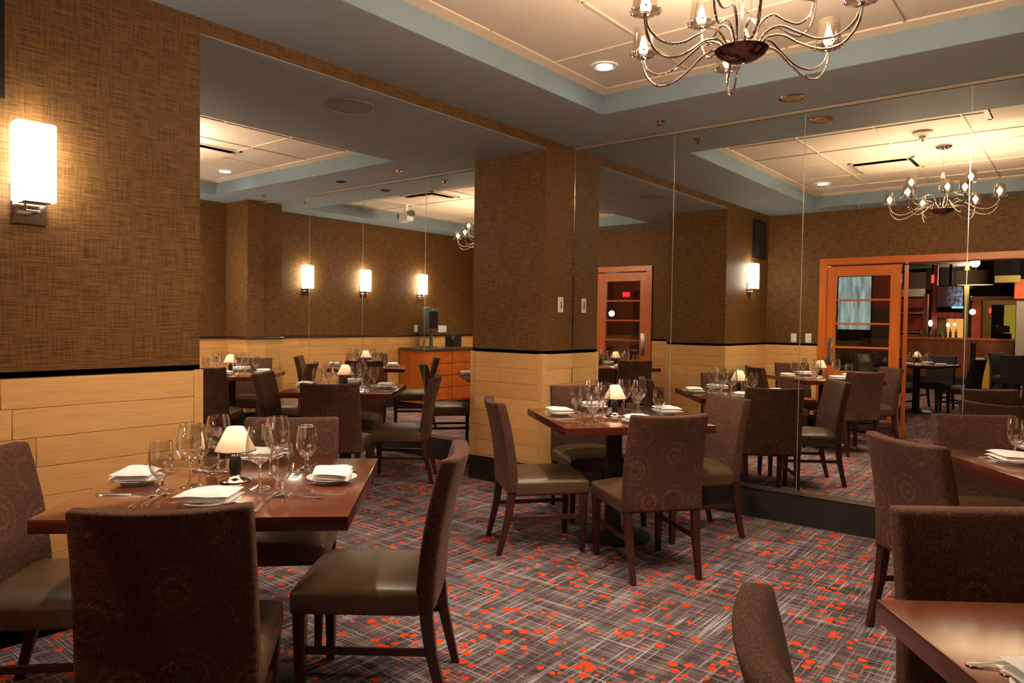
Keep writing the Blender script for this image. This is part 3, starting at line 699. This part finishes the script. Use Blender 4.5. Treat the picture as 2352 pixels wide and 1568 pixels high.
# ------------------------------------------------------------------ chairs
def make_chair(label, fab='fabric', lea='leather', leg='mahogany'):
    t = thing('dining_chair', label, 'chair')
    bm = bmesh.new(); bm_box(bm, -.225, .225, -.03, .03, .36, .885); bevel(bm, .016, 3)
    for i in range(1, 8): bmesh.ops.bisect_plane(bm, geom=bm.verts[:]+bm.edges[:]+bm.faces[:], plane_co=(-.225+.45*i/8, 0, 0), plane_no=(1, 0, 0))
    for i in range(1, 8): bmesh.ops.bisect_plane(bm, geom=bm.verts[:]+bm.edges[:]+bm.faces[:], plane_co=(0, 0, .36+.525*i/8), plane_no=(0, 0, 1))
    for v in bm.verts:
        z = v.co.z; q = (z-.36)/.525; s = v.co.x/.225
        lean = -.232 - .030*q - .070*q*q
        v.co.x *= 1.0 - .045*q
        thick = 1.10-.12*q
        v.co.y = v.co.y*thick + lean + .030*(s*s)*(.25+.75*q)
        v.co.z += -.008*(1-s*s)*max(0, q-.6)/.4
    obj('backrest', bm, fab, t, ang=60)
    bm = bmesh.new(); bm_box(bm, -.228, .228, -.215, .235, .345, .430); bevel(bm, .020, 3)
    for i in range(1, 8): bmesh.ops.bisect_plane(bm, geom=bm.verts[:]+bm.edges[:]+bm.faces[:], plane_co=(-.228+.456*i/8, 0, 0), plane_no=(1, 0, 0))
    for i in range(1, 8): bmesh.ops.bisect_plane(bm, geom=bm.verts[:]+bm.edges[:]+bm.faces[:], plane_co=(0, -.215+.45*i/8, 0), plane_no=(0, 1, 0))
    for v in bm.verts:
        if v.co.z > .425:
            u, w = v.co.x/.228, (v.co.y-.01)/.225
            v.co.z += .036*max(0, 1-u**4)*max(0, 1-max(0, w)**4)
        elif v.co.z < .35: v.co.x *= .985
    obj('seat', bm, lea, t, ang=60)
    for s in (-1, 1):
        bm = bmesh.new(); bm_sweep_sq(bm, [(s*.195, .200, 0, .0145, .0145), (s*.198, .202, .18, .018, .018), (s*.200, .203, .36, .022, .022)]); bevel(bm, .003, 1); obj('leg', bm, leg, t)
        bm = bmesh.new(); bm_sweep_sq(bm, [(s*.188, -.300, 0, .0135, .0145), (s*.190, -.275, .10, .015, .017), (s*.193, -.247, .22, .018, .020), (s*.196, -.232, .34, .020, .022), (s*.197, -.230, .40, .020, .022)]); bevel(bm, .003, 1); obj('leg', bm, leg, t)
        box('stretcher', leg, s*.193-.008, s*.193+.008, -.235, .195, .200, .225, t, .002)
    return t
_chairs = {}
def chair(x, y, deg, label, kind='brown', z=0):
    if kind not in _chairs:
        _chairs[kind] = make_chair(label) if kind == 'brown' else make_chair(label, 'darkfab', 'darkfab', 'blackbase')
        _chairs[kind].location = (x, y, z); _chairs[kind].rotation_euler = (0, 0, R(deg)); return _chairs[kind]
    return dup(_chairs[kind], (x, y, z), R(deg), label)

# ------------------------------------------------------------------ tables
def make_table(label, s=.92):
    t = thing('dining_table', label, 'table'); h = s/2
    bm = bmesh.new(); bm_box(bm, -h, h, -h, h, .715, .76); bevel(bm, .004, 2); o = obj('tabletop', bm, 'tabletop', t); o.data.materials.append(MT['topedge'])
    for p in o.data.polygons:
        if p.normal.z < .5: p.material_index = 1
    bm = bmesh.new(); bm_lathe(bm, [(.052, .03), (.052, .69), (.06, .70), (0, .70)], 28); obj('pedestal', bm, 'iron', t)
    bm = bmesh.new(); bm_lathe(bm, [(0, 0), (.235, 0), (.237, .008), (.20, .018), (.10, .034), (.06, .044), (0, .046)], 44); obj('base', bm, 'iron', t)
    bm = bmesh.new(); bm_box(bm, -.24, .24, -.03, .03, .695, .715); bm_box(bm, -.03, .03, -.24, .24, .694, .714); obj('spider_plate', bm, 'iron', t, smooth=False)
    return t
_tb = {}
def table(x, y, deg, label):
    if 't' not in _tb:
        _tb['t'] = make_table(label); _tb['t'].location = (x, y, 0); _tb['t'].rotation_euler = (0, 0, R(deg)); return _tb['t']
    return dup(_tb['t'], (x, y, 0), R(deg), label)

# ------------------------------------------------------------------ tableware masters
def prof_mesh(name, prof, mat, seg=28):
    bm = bmesh.new(); bm_lathe(bm, prof, seg); return to_mesh(name, bm, mat, True, 50)
ME = {}
WINE = [(0, 0), (.034, 0), (.0365, .0015), (.034, .0035), (.018, .007), (.007, .013), (.0045, .022), (.0040, .055), (.0050, .080), (.010, .086), (.024, .094), (.036, .107), (.0455, .125), (.0480, .143), (.0462, .168), (.0415, .195), (.0362, .2195), (.0352, .2195), (.0405, .195), (.0452, .168), (.0470, .143), (.0445, .126), (.035, .109), (.022, .096), (0, .090)]
WATER = [(0, 0), (.033, 0), (.0355, .002), (.033, .0045), (.017, .009), (.0085, .015), (.0062, .024), (.0092, .031), (.0068, .038), (.010, .046), (.022, .055), (.033, .070), (.0395, .090), (.041, .110), (.0395, .135), (.036, .158), (.0338, .173), (.0328, .173), (.035, .157), (.0385, .135), (.040, .110), (.0385, .091), (.032, .072), (.020, .058), (0, .050)]
ME['wine'] = prof_mesh('wine_glass', WINE, 'glass'); ME['water'] = prof_mesh('water_goblet', WATER, 'glass')
_gl = {}
def glass(name, prof, cut, x, y, z, label):
    if name not in _gl:
        t = thing(name, label, 'glass', (x, y, z))
        put('foot', prof_mesh('foot', prof[:6], 'glass', 32), t)
        put('stem', prof_mesh('stem', [(0, prof[5][1])]+prof[5:cut+1]+[(0, prof[cut][1])], 'solidglass', 16), t)
        put('bowl', prof_mesh('bowl', prof[cut:], 'glass', 32), t); _gl[name] = t; return t
    return dup(_gl[name], (x, y, z), 0, label)
ME['plate'] = prof_mesh('side_plate', [(0, .003), (.045, .003), (.048, 0), (.052, 0), (.054, .004), (.075, .011), (.090, .017), (.0905, .019), (.088, .0195), (.070, .0125), (.054, .008), (0, .0075)], 'porcelain', 40)
def napkin_mesh():
    bm = bmesh.new()
    for L, (hx, hy, z0, h, rx) in enumerate(((.080, .068, .011, .016, 0), (.078, .066, .0265, .016, .03))):
        nx, ny = 10, 8; top = []; bot = []
        for i in range(nx+1):
            for j in range(ny+1):
                u, v = 2*i/nx-1, 2*j/ny-1
                e = (1-abs(u)**6)*(1-abs(v)**6); x = u*hx*(1-.10*v) + .012*v; y = v*hy*(1+.04*u)
                sag = .004*(u*u+v*v)*(1 if L == 0 else .6)
                top.append(bm.verts.new((x, y, z0 + h*(.42+.58*e**.5) - sag*.4 + .0015*math.sin(5*u+3*v))))
                bot.append(bm.verts.new((x*.995, y*.995, z0 + h*.36*(1-e**.5) - sag*.3)))
        ix = lambda i, j: i*(ny+1)+j
        for i in range(nx):
            for j in range(ny):
                bm.faces.new((top[ix(i, j)], top[ix(i+1, j)], top[ix(i+1, j+1)], top[ix(i, j+1)])); bm.faces.new((bot[ix(i, j)], bot[ix(i, j+1)], bot[ix(i+1, j+1)], bot[ix(i+1, j)]))
        for i in range(nx):
            for j in (0, ny): bm.faces.new((top[ix(i, j)], bot[ix(i, j)], bot[ix(i+1, j)], top[ix(i+1, j)]))
        for j in range(ny):
            for i in (0, nx): bm.faces.new((top[ix(i, j)], bot[ix(i, j)], bot[ix(i, j+1)], top[ix(i, j+1)]))
    return to_mesh('napkin', bm, 'linen', True, 55)
ME['napkin'] = napkin_mesh()
def strip(bm, secs, t=.0022):
    """secs: (y, z, halfwidth) along y: flat bar with domed top"""
    rings = []
    for y, z, w in secs: rings.append([bm.verts.new(p) for p in ((-w, y, z), (w, y, z), (w*.9, y, z+t*.6), (0, y, z+t), (-w*.9, y, z+t*.6))])
    for a, b in zip(rings[:-1], rings[1:]):
        for k in range(5): bm.faces.new((a[k], a[(k+1) % 5], b[(k+1) % 5], b[k]))
    bm.faces.new(rings[0][::-1]); bm.faces.new(rings[-1])
def fork_mesh():
    bm = bmesh.new()
    strip(bm, [(-.098, .001, .004), (-.094, .001, .0095), (-.080, .0015, .0105), (-.055, .004, .0070), (-.02, .008, .0040), (.02, .009, .0033), (.040, .006, .0045), (.052, .003, .0105), (.060, .0025, .0120)], .003)
    for k in range(4):
        x = (-.0095 + k*.00633)
        r = []
        for y, z, w in ((.058, .0026, .0019), (.078, .003, .0016), (.097, .008, .0011)):
            r.append([bm.verts.new(p) for p in ((x-w, y, z), (x+w, y, z), (x+w, y, z+.002), (x-w, y, z+.002))])
        for a, b in zip(r[:-1], r[1:]):
            for q in range(4): bm.faces.new((a[q], a[(q+1) % 4], b[(q+1) % 4], b[q]))
        bm.faces.new(r[-1]); bm.faces.new(r[0][::-1])
    return to_mesh('fork', bm, 'silver', True, 50)
def knife_mesh():
    bm = bmesh.new(); strip(bm, [(-.115, 0, .005), (-.110, 0, .0095), (-.090, 0, .0100), (-.05, 0, .0065), (-.01, 0, .0062), (0, 0, .0075)], .0065)
    r = []
    for y, a, b in ((-.002, -.006, .006), (.02, -.008, .0085), (.07, -.007, .0095), (.10, -.003, .0085), (.118, .004, .0055)):
        r.append([bm.verts.new(p) for p in ((a, y, .001), (b, y, .001), (b, y, .0028), (a, y, .0020))])
    for a, b in zip(r[:-1], r[1:]):
        for q in range(4): bm.faces.new((a[q], a[(q+1) % 4], b[(q+1) % 4], b[q]))
    bm.faces.new(r[-1]); bm.faces.new(r[0][::-1]); return to_mesh('knife', bm, 'silver', True, 50)
ME['fork'] = fork_mesh(); ME['knife'] = knife_mesh()
def make_lamp(label):
    t = thing('table_lamp', label, 'table lamp')
    bm = bmesh.new(); bm_lathe(bm, [(0, 0), (.054, 0), (.058, .003), (.054, .007), (.036, .012), (.022, .020), (.020, .024), (0, .024)], 32); obj('foot', bm, 'chrome', t)
    bm = bmesh.new(); bm_lathe(bm, [(0, .024), (.0175, .024), (.0200, .034), (.0222, .055), (.0205, .078), (.0165, .092), (0, .092)], 24); obj('grip', bm, 'lamp_black', t)
    bm = bmesh.new(); bm_lathe(bm, [(0, .092), (.0125, .092), (.0120, .125), (.016, .127), (0, .130)], 20); obj('neck', bm, 'chrome', t)
    bm = bmesh.new(); bm_lathe(bm, [(.071, .112), (.0335, .190), (.029, .1975), (.020, .1985), (.019, .1975), (.028, .196), (.0325, .189), (.070, .112)], 40); obj('lamp_shade', bm, 'shade', t)
    bm = bmesh.new(); bm_lathe(bm, [(.0712, .1115), (.0725, .1105), (.0712, .1140)], 40); obj('shade_rim', bm, 'darkchrome', t)
    bm = bmesh.new(); bm_lathe(bm, [(0, .130), (.006, .132), (.010, .146), (.006, .162), (0, .166)], 12); obj('bulb', bm, 'tablebulb', t)
    point_light('lamp_glow', (0, 0, .172), .16, .010, (1, .74, .48), t)
    return t
_lamp = []
def lamp(x, y, z, label):
    if not _lamp: _lamp.append(make_lamp(label)); _lamp[0].location = (x, y, z); return
    dup(_lamp[0], (x, y, z), random.uniform(0, 6), label)
def item(name, mesh, loc, rz, label, cat, group=None):
    return tag(put(name, ME[mesh], None, loc, (0, 0, rz)), label, cat, group)

# ------------------------------------------------------------------ laying a table
SIDES = ('front', 'right', 'far', 'left')
DEFAULT = dict(plate=[(.01, -.305), (.335, .02), (-.02, .42), (-.35, .02)], wine=[(.104, -.086), (.110, .150), (-.120, .187), (-.141, -.053)], water=[(.201, -.183), (.205, .225), (-.207, .245), (-.211, -.129)], lamp=(-.013, .034), napkin=[0, 0, 0, 0])
def lay(T, what, sides=SIDES, L=None, cutlery=(0, 1, 2, 3), forks=(0, 0)):
    L = L or DEFAULT
    x, y, deg = T; a = R(deg); ca, sa = math.cos(a), math.sin(a); rr = random.Random(int(x*1000))
    def w(px, py): return (x+px*ca-py*sa, y+px*sa+py*ca)
    zt = .7602
    for k in range(4):
        s = sides[k]; b = a + k*math.pi/2
        px, py = w(*L['plate'][k])
        item('side_plate', 'plate', (px, py, zt), b, f'white side plate under the napkin, {s} setting of {what}', 'plate')
        item('napkin', 'napkin', (px, py, zt+.0075), b+rr.uniform(-.12, .12), f'folded white napkin on its plate, {s} setting of {what}', 'napkin')
        gx, gy = w(*L['wine'][k]); glass('wine_glass', WINE, 9, gx, gy, zt, f'tall long-stemmed wine glass at the {s} setting of {what}')
        gx, gy = w(*L['water'][k]); glass('water_goblet', WATER, 9, gx, gy, zt, f'short-stemmed water goblet at the {s} setting of {what}')
        if k in cutlery:
            def loc(u, v):
                c, sn = math.cos(k*math.pi/2), math.sin(k*math.pi/2); return w(u*c-v*sn, u*sn+v*c)
            for nm, u0, v0, rz in (('outer', -.218, -.255, -.10), ('inner', -.186, -.222, -.14)):
                q = loc(u0+rr.uniform(-.006, .006)+(forks[0] if k == 3 else 0), v0+rr.uniform(-.01, .01)+(forks[1] if k == 3 else 0)); item('fork', 'fork', (*q, zt), b+rz+rr.uniform(-.08, .08), f'{nm} fork at the {s} setting of {what}', 'fork')
            q = loc(.172, -.295+rr.uniform(-.01, .01)); item('knife', 'knife', (*q, zt), b+.03+rr.uniform(-.05, .05), f'dinner knife at the {s} setting of {what}', 'knife')
    lx, ly = w(*L['lamp']); lamp(lx, ly, zt, f'small white-shaded lamp on {what}')
T1, T2, T3, T4 = (1.019, -3.637, 43.8), (1.052, -1.059, 50.9), (3.43, -1.08, 37), (3.694, -3.40, 37)
T5, T6, T7 = (-1.60, -1.09, 39.35), (-3.72, -.94, 43), (-1.66, -3.60, 45)
N1, N2, N3, N4 = 'the nearest table by the left wall', 'the middle table by the corner column', 'the table at the right edge', 'the cropped lower right table'
N5, N6, N7 = 'the front side-room table', 'the rear side-room table', 'the side-room table seen only mirrored'
for T, l in ((T1, 'nearest square mahogany dining table beside the left wall'), (T2, 'square mahogany dining table in the middle beside the corner column'), (T3, 'mahogany dining table at the right edge in front of the mirror'), (T4, 'mahogany table cut off by the lower right corner of the photo'),
             (T5, 'front mahogany table of the side room through the opening'), (T6, 'rear mahogany table of the side room near its mirror'), (T7, 'side room table by the doors seen only in the mirror')):
    table(*T, l)
def chairs(T, what, offs, sides=SIDES):
    for (x, y, d), s in zip(offs, sides): chair(x, y, d, f'brown medallion fabric chair on the {s} side of {what}')
def ring4(T, r=.56):
    out = []
    for k in range(4):
        a = R(T[2]-90+90*k); out.append((T[0]+r*math.cos(a), T[1]+r*math.sin(a), T[2]+90*k))
    return out
chairs(T1, N1, [(1.382, -3.985, 49.5), (1.348, -3.286, 128), (.665, -3.225, 226), (.675, -4.02, -44)])
chairs(T2, N2, [(1.461, -1.42, 53.6), (1.379, -.695, 144.8), (.66, -.715, 232), (.808, -1.491, -39.7)])
c3 = ring4(T3, .60)
chairs(T3, N3, [c3[0], c3[1], (3.08, -.66, -146), (2.99, -1.385, -40)])
c4 = ring4(T4, .58)
chairs(T4, N4, [c4[0], c4[1], (3.367, -3.039, 219.6), (3.30, -3.785, -64.8)])
chairs(T5, N5, [(-1.135, -1.525, 40), (-1.17, -.86, 130), (-2.00, -.66, 220), (-1.95, -1.33, -51)])
chairs(T6, N6, ring4(T6, .55)); chairs(T7, N7, ring4(T7, .55), ('right', 'front', 'left', 'far'))
lay(T1, N1)
lay(T2, N2, L=dict(plate=[(.032, -.29), (.40, .10), (.0, .40), (-.335, .10)], wine=[(-.090, -.035), (.141, .205), (-.105, .150), (.225, .15)], water=[(-.205, -.179), (.314, .031), (.254, .26), (-.197, .194)], lamp=(.009, .02)))
lay(T3, N3, L=dict(DEFAULT, plate=[(.01, -.305), (.335, .02), (.04, .40), (-.285, .10)], wine=[(.104, -.086), (.110, .150), (0, .19), (-.13, -.02)], water=[(.201, -.183), (.205, .225), (-.15, .285), (-.211, -.129)])); lay(T4, N4, forks=(.068, -.085)); lay(T5, N5, cutlery=(1,)); lay(T6, N6, cutlery=()); lay(T7, N7, ('right', 'front', 'left', 'far'), cutlery=())

# ------------------------------------------------------------------ bar room behind the camera (seen in the mirror)
struct(box('wall_bar_back', 'barwall', -9, 9, YBAR-.1, YBAR, 0, 3.0))
struct(box('wall_bar_left', 'barred', -9.1, -9, YBAR, YD-.15, 0, 3.0)); struct(box('wall_bar_right', 'barwall', 9, 9.1, YBAR, YD-.15, 0, 3.0))
ct = thing('bar_counter', 'long panelled wooden bar counter across the bar room', 'counter', (0, -14.95, 0))
box('counter_body', 'darkcherry', -4.0, 2.00, -.35, 0, .0, 1.05, ct); box('counter_top', 'cherryx', -4.05, 2.05, -.40, .04, 1.05, 1.11, ct, .006)
for k in range(9): box('panel', 'darkcherry', -3.93+k*.66, -3.93+k*.66+.63, 0, .018, .20, 1.0, ct, .006)
box('plinth', 'blackbase', -4.0, 2.00, 0, .03, 0, .16, ct)
def slab(name, label, cat, mat, x0, x1, y, z0, z1, d=.12, legs=None):
    """upright board with real depth standing on the floor or hung from the ceiling"""
    t = thing(name, label, cat, ((x0+x1)/2, y, z0)); w = (x1-x0)/2
    box('board', mat, -w, w, -d, 0, 0, z1-z0, t, .006)
    if legs == 'floor' and z0 > .02: box('support', 'hole', -w*.8, w*.8, -d*.9, -d*.1, -z0, 0, t)
    elif legs == 'roof': box('hanger_board', 'hole', -w*.9, w*.9, -d*.9, -d*.1, z1-z0, 2.9-z0, t)
    return t
bk = thing('back_bar', 'dark red back bar unit with shelves left behind the counter', 'shelf unit', (-.34, -16.6, 0))
box('back_panel', 'barwall', -.50, .27, -.05, 0, 0, 2.8, bk); box('fascia', 'barred', -.50, .27, 0, .06, 1.86, 2.10, bk); box('grey_fascia', 'bargrey', -.50, .27, 0, .05, 2.16, 2.36, bk)
box('painted_reflection', 'barred', -.50, .27, 0, .03, 1.27, 1.66, bk)  # maroon reflection painted as a plain dark red board
for z in (1.11, 1.20, 1.70): box('shelf', 'cherryx', -.50, .27, 0, .22, z, z+.04, bk)
slab('bar_niche', 'beige back bar niche left of the orange niche', 'panel', 'amberl', .22, .42, -16.75, 0, 1.58)
slab('bar_niche', 'orange glowing back bar niche behind the bottles', 'panel', 'amber', .43, .78, -16.75, 0, 1.58)
slab('bar_niche', 'dark red band above the lit back bar niches', 'panel', 'barred', .24, .80, -16.55, 1.59, 1.80, .12, 'roof')
slab('bar_bulkhead', 'olive wall band near the ceiling above the video screen', 'bulkhead', 'barolive', -.10, .95, -16.9, 2.36, 2.9)
slab('bar_column', 'dark red column below the glowing blade sign', 'column', 'barred', .23, .345, -15.7, 0, 2.9)
slab('bar_column', 'thin brown column left of the dark red column', 'column', 'darkcherry', -.01, .09, -16.1, 0, 2.2)
slab('bar_column', 'olive column between the video screen and the orange column', 'column', 'barolive', .85, .95, -16.3, 0, 2.9)
slab('bar_column', 'bright orange-red column beside the round globe lamp', 'column', 'barorange', 1.05, 1.245, -16.1, 0, 2.08)
slab('bar_bulkhead', 'pinkish header band right of the orange column', 'bulkhead', 'barpink', 1.02, 1.94, -16.0, 2.02, 2.13, .12, 'roof')
slab('bar_bulkhead', 'black ceiling beam right of the drum pendant', 'bulkhead', 'hole', 1.20, 2.06, -14.5, 2.11, 2.23, .12, 'roof')
slab('bar_bulkhead', 'olive gold soffit right of the drum pendant', 'bulkhead', 'barolive', 1.70, 2.2, -13.3, 2.31, 2.46, .12, 'roof')
slab('bar_partition', 'olive wall beyond the bar counter at right', 'partition', 'barolive', 1.14, 2.4, -17.4, 0, 2.08)
slab('doorway', 'black board for the dark doorway in the olive wall beyond the bar', 'doorway', 'hole', 1.35, 1.62, -17.25, 0, 1.95)  # black board stands in for the darkness of the opening
t = thing('curtain', 'gold curtain right of the dark doorway beyond the bar', 'curtain', (1.745, -17.2, 0))
bm = bmesh.new()
for k in range(6): bm_tube(bm, [(-.10+k*.04, .012*(k % 2), .7), (-.10+k*.04, .012*(k % 2), 1.94)], .021, 8)
obj('fold', bm, 'gold', t); bm = bmesh.new(); bm_tube(bm, [(-.14, 0, 1.95), (.14, 0, 1.95)], .012, 8); obj('rod', bm, 'knob', t)
slab('hanging_screen', 'orange-red hanging panel at the right edge of the mirror', 'panel', 'barorange', 2.07, 3.0, -13.7, 1.98, 2.40, .06, 'roof')
slab('bar_partition', 'warm grey wall below the orange panel at the right edge', 'partition', 'bargrey', 2.11, 3.1, -13.8, 0, 1.95)
t = thing('video_wall', 'dim blue video screen hanging behind the bar', 'screen', (.64, -15.55, 1.86)); box('display', 'video', -.27, .27, -.03, 0, 0, .50, t); box('bezel', 'hole', -.28, .28, -.06, -.03, -.14, .52, t); box('bracket', 'hole', -.03, .03, -.06, -.03, .52, 1.04, t)
t = thing('backlit_shelf', 'thin blue backlit shelf under the video screen', 'shelf', (.82, -15.45, 1.82)); box('glow_edge', m_emit('blue_shelf_glow', (.25, .62, .75), .6), -.12, .12, 0, .02, 0, .045, t); box('board', 'hole', -.34, .12, -.10, 0, -.03, .02, t)
t = thing('blade_sign', 'narrow red glowing vertical sign by the video screen', 'sign', (.27, -15.5, 2.45)); box('glow_panel', 'exit', -.030, .030, 0, .04, 0, .20, t, .01); box('bracket', 'hole', -.02, .02, -.05, 0, .02, .45, t)
def globe(x, y, z, r, label, s=1.0):
    t = thing('globe_lamp', label, 'lamp', (x, y, z)); bm = bmesh.new(); bmesh.ops.create_uvsphere(bm, u_segments=20, v_segments=12, radius=r)
    for v in bm.verts: v.co.z *= s
    obj('globe', bm, 'globe', t); bm = bmesh.new(); bm_tube(bm, [(0, 0, r*s), (0, 0, 2.9-z)], .006, 6); obj('cord', bm, 'hole', t)
globe(1.15, -15.3, 1.73, .065, 'white glowing globe lamp in front of the orange column')
globe(.255, -15.45, 1.45, .045, 'oval glowing lamp above the bar counter, left one', 1.8)
globe(.555, -16.0, 1.42, .034, 'small oval glowing lamp above the bar counter, middle one', 1.6)
globe(.70, -16.0, 1.43, .030, 'small glowing lamp above the bar counter, right one', 1.3)
for k in range(8):
    bm = bmesh.new(); bm_lathe(bm, [(0, 0), (.030, 0), (.030, .12), (.012, .16), (.011, .21), (0, .21)], 12)
    tag(obj('bottle', bm, 'bottle' if k % 3 else 'bottleb', None, (.10+k*.105, -15.12-.10*(k % 2), 1.1105)), 'small bottle standing on the bar counter', 'bottle', 'bottles on the bar counter')
t = thing('till', 'black till machine on the right end of the bar counter', 'till', (1.78, -15.1, 1.111)); box('body', 'hole', -.16, .16, -.12, .12, 0, .12, t, .01); box('screen', 'screen', -.13, .13, -.02, .02, .14, .30, t, .005); box('neck', 'iron', -.03, .03, -.02, .02, .12, .15, t)
lamp_bar = (1.52, -15.05, 1.111)
t = thing('drum_pendant', 'large brown drum pendant lamp over the bar room', 'pendant lamp', (1.805, -9.6, 2.205))
bm = bmesh.new(); bm_lathe(bm, [(.28, -.12), (.28, .12), (.272, .12), (.272, -.12), (.28, -.12)], 36); obj('drum_shade', bm, 'drum', t)
bm = bmesh.new(); bm_lathe(bm, [(0, -.115), (.272, -.115), (.272, -.10), (0, -.10)], 36); obj('diffuser', bm, m_emit('drum_diffuser_glow', (1, .72, .40), .45), t)
bm = bmesh.new(); bm_tube(bm, [(0, 0, .10), (0, 0, .70)], .008, 6); obj('stem', bm, 'knob', t)
for k, (x, y, z) in enumerate(((.91, -8.2, 2.9), (.10, -13, 2.9), (.26, -13, 2.9), (.40, -13, 2.9), (1.6, -11.4, 2.9), (2.0, -10.6, 2.9), (-2.2, -8.6, 2.9), (-3.2, -9.0, 2.9), (-4.3, -7.6, 2.9), (.9, -16.2, 2.9), (2.6, -12.5, 2.9))):
    t = thing('ceiling_light', 'small round lit downlight in the dark bar room ceiling', 'downlight', (x, y, z), 0, 'bar room downlights')
    bm = bmesh.new(); bm_lathe(bm, [(0, -.004), (.040, -.004), (.040, .002)], 20); obj('lens', bm, 'downlit', t); bm = bmesh.new(); bm_lathe(bm, [(.040, -.004), (.055, -.008), (.06, .001)], 20); obj('ring', bm, 'knob', t)
    if k in (0, 4, 7, 9, 10): point_light('downlight_glow', (0, 0, -.3), 34, .08, (1, .74, .50), t)
def exit_sign(x, y, z, label):
    t = thing('exit_sign', label, 'sign', (x, y, z)); box('housing', 'hole', -.17, .17, -.03, 0, -.11, .11, t, .006); box('face', plain('dark_red_face', (.25, .01, .01), .4, noise=.1, emit=(1, .02, .03), estr=.5), -.155, .155, 0, .004, -.095, .095, t)
    cu = bpy.data.curves.new('exit_text', 'FONT'); cu.body = 'EXIT'; cu.size = .15; cu.align_x = 'CENTER'; cu.align_y = 'CENTER'; cu.extrude = .002
    tmp = bpy.data.objects.new('tmp', cu); COL.objects.link(tmp); bpy.context.view_layer.update()
    me = bpy.data.meshes.new_from_object(tmp.evaluated_get(bpy.context.evaluated_depsgraph_get())); bpy.data.objects.remove(tmp)
    me.materials.clear(); me.materials.append(MT['exit']); put('lettering', me, t, (0, .006, 0), (R(90), 0, R(180)))
    t.scale = (.55, .55, .55); bm = bmesh.new(); bm_tube(bm, [(0, -.015, .11), (0, -.015, (2.9-z)/.55)], .01, 6); obj('stem', bm, 'hole', t)
exit_sign(-4.20, -8.2, 1.945, 'red EXIT sign seen through the side room door glass')
globe(-4.42, -8.0, 1.545, .06, 'bright wall lamp seen through the side room door glass')
t = thing('doorway_sign', 'tiny red sign beside the dark doorway beyond the bar', 'sign', (1.32, -17.22, 1.74)); box('glow_panel', 'exit', -.02, .02, 0, .02, 0, .12, t, .004); box('bracket', 'hole', -.01, .01, -.02, 0, .03, .09, t)
t = thing('room_partition', 'dark red partition wall behind the side room doors', 'partition', (-4.0, -9.4, 0)); box('board', 'barred', -2.6, 1.6, -.1, 0, .0, 2.9, t); box('door_panel', 'barwall', -.55, .35, 0, .04, 0, 2.1, t); box('push_bar', 'knob', -.45, .25, .04, .07, .98, 1.03, t)
t = thing('window_blind', 'pale glowing window blind seen through the french door glass', 'window blind', (-.57, -11.5, 0))
for k in range(9): box('slat', 'curtain', -.32+k*.072, -.32+k*.072+.069, -.01, .004*(k % 2), 1.28, 2.40, t)
box('frame', 'hole', -.38, .34, -.06, -.012, .0, 2.44, t)
t = thing('red_partition', 'dark red wall panel right of the pale window blind', 'partition', (-.02, -11.6, 0)); box('board', 'barred', -.24, .30, -.1, 0, 1.75, 2.9, t); box('lower_board', 'barwall', -.24, .30, -.1, 0, 0, 1.75, t)
def bar_table(x, y, deg, n):
    table(x, y, deg, ('dark dining table in the bar room left of the opening', 'dark dining table in the bar room behind the door glass', 'dark dining table in the bar room at the right edge')[n])
    for k, (cx_, cy_, d) in enumerate(ring4((x, y, deg), .60)): chair(cx_, cy_, d, f'charcoal chair on the {("front", "right", "far", "left")[k]} side of the {("left", "door glass", "right edge")[n]} bar-room table', 'dark')
    rr = random.Random(n)
    for k in range(8):
        a = k*.785+.3; r = rr.uniform(.135, .20)
        item('wine_glass', 'wine' if k % 2 else 'water', (x+r*math.cos(a), y+r*math.sin(a), .7602), 0, 'small stemmed glass on one of the bar-room tables', 'glass', 'glasses on the bar-room tables')
    for k in range(4):
        a = R(deg+90*k-90); item('napkin', 'napkin', (x+.355*math.cos(a), y+.355*math.sin(a), .7485), a, 'folded napkin on one of the bar-room tables', 'napkin', 'napkins on the bar-room tables')
    lamp(x, y, .7602, ('small lamp on the bar-room table left of the opening', 'small lamp on the bar-room table behind the door glass', 'small lamp on the bar-room table at the right edge')[n])
bar_table(1.22, -8.05, 15, 0); bar_table(-.75, -7.6, 40, 1); bar_table(2.75, -11.2, 30, 2)
t = thing('floor_sign', 'yellow folding wet floor sign against the bar counter', 'sign', (1.50, -14.4, 0), R(190))
for s in (-1, 1):
    bm = bmesh.new(); v = [bm.verts.new(p) for p in ((-.15, s*.14, 0), (.15, s*.14, 0), (.10, s*.01, .62), (-.10, s*.01, .62))]; f = bm.faces.new(v); q = bmesh.ops.extrude_face_region(bm, geom=[f]); 
    for w_ in [g for g in q['geom'] if isinstance(g, bmesh.types.BMVert)]: w_.co.y -= s*.012
    obj('board', bm, 'yellow', t, smooth=False)
bm = bmesh.new(); bm_box(bm, -.10, .10, -.012, .012, .60, .64); obj('hinge_top', bm, 'yellow', t)
t = thing('post', 'dark metal post standing in the bar room', 'post', (1.33, -14.0, 0)); bm = bmesh.new(); bm_lathe(bm, [(0, 0), (.12, 0), (.12, .02), (.05, .03), (.05, .98), (.056, .99), (.056, 1.05), (0, 1.05)], 18); obj('shaft', bm, 'iron', t); bm = bmesh.new(); bm_lathe(bm, [(.057, .99), (.058, 1.0), (.058, 1.04), (.057, 1.05)], 18); obj('band', bm, 'knob', t)
t = thing('wet_floor_board', 'white folding board beside the yellow floor sign', 'sign', (1.36, -14.75, 0), R(160))
for q in (-1, 1): box('board', 'white', -.11, .11, q*.09-.008, q*.09+.008, .0, .66, t, .004, rot=(q*R(7), 0, 0))
box('blue_spot', 'blue', -.05, .05, .02, .03, .36, .46, t)
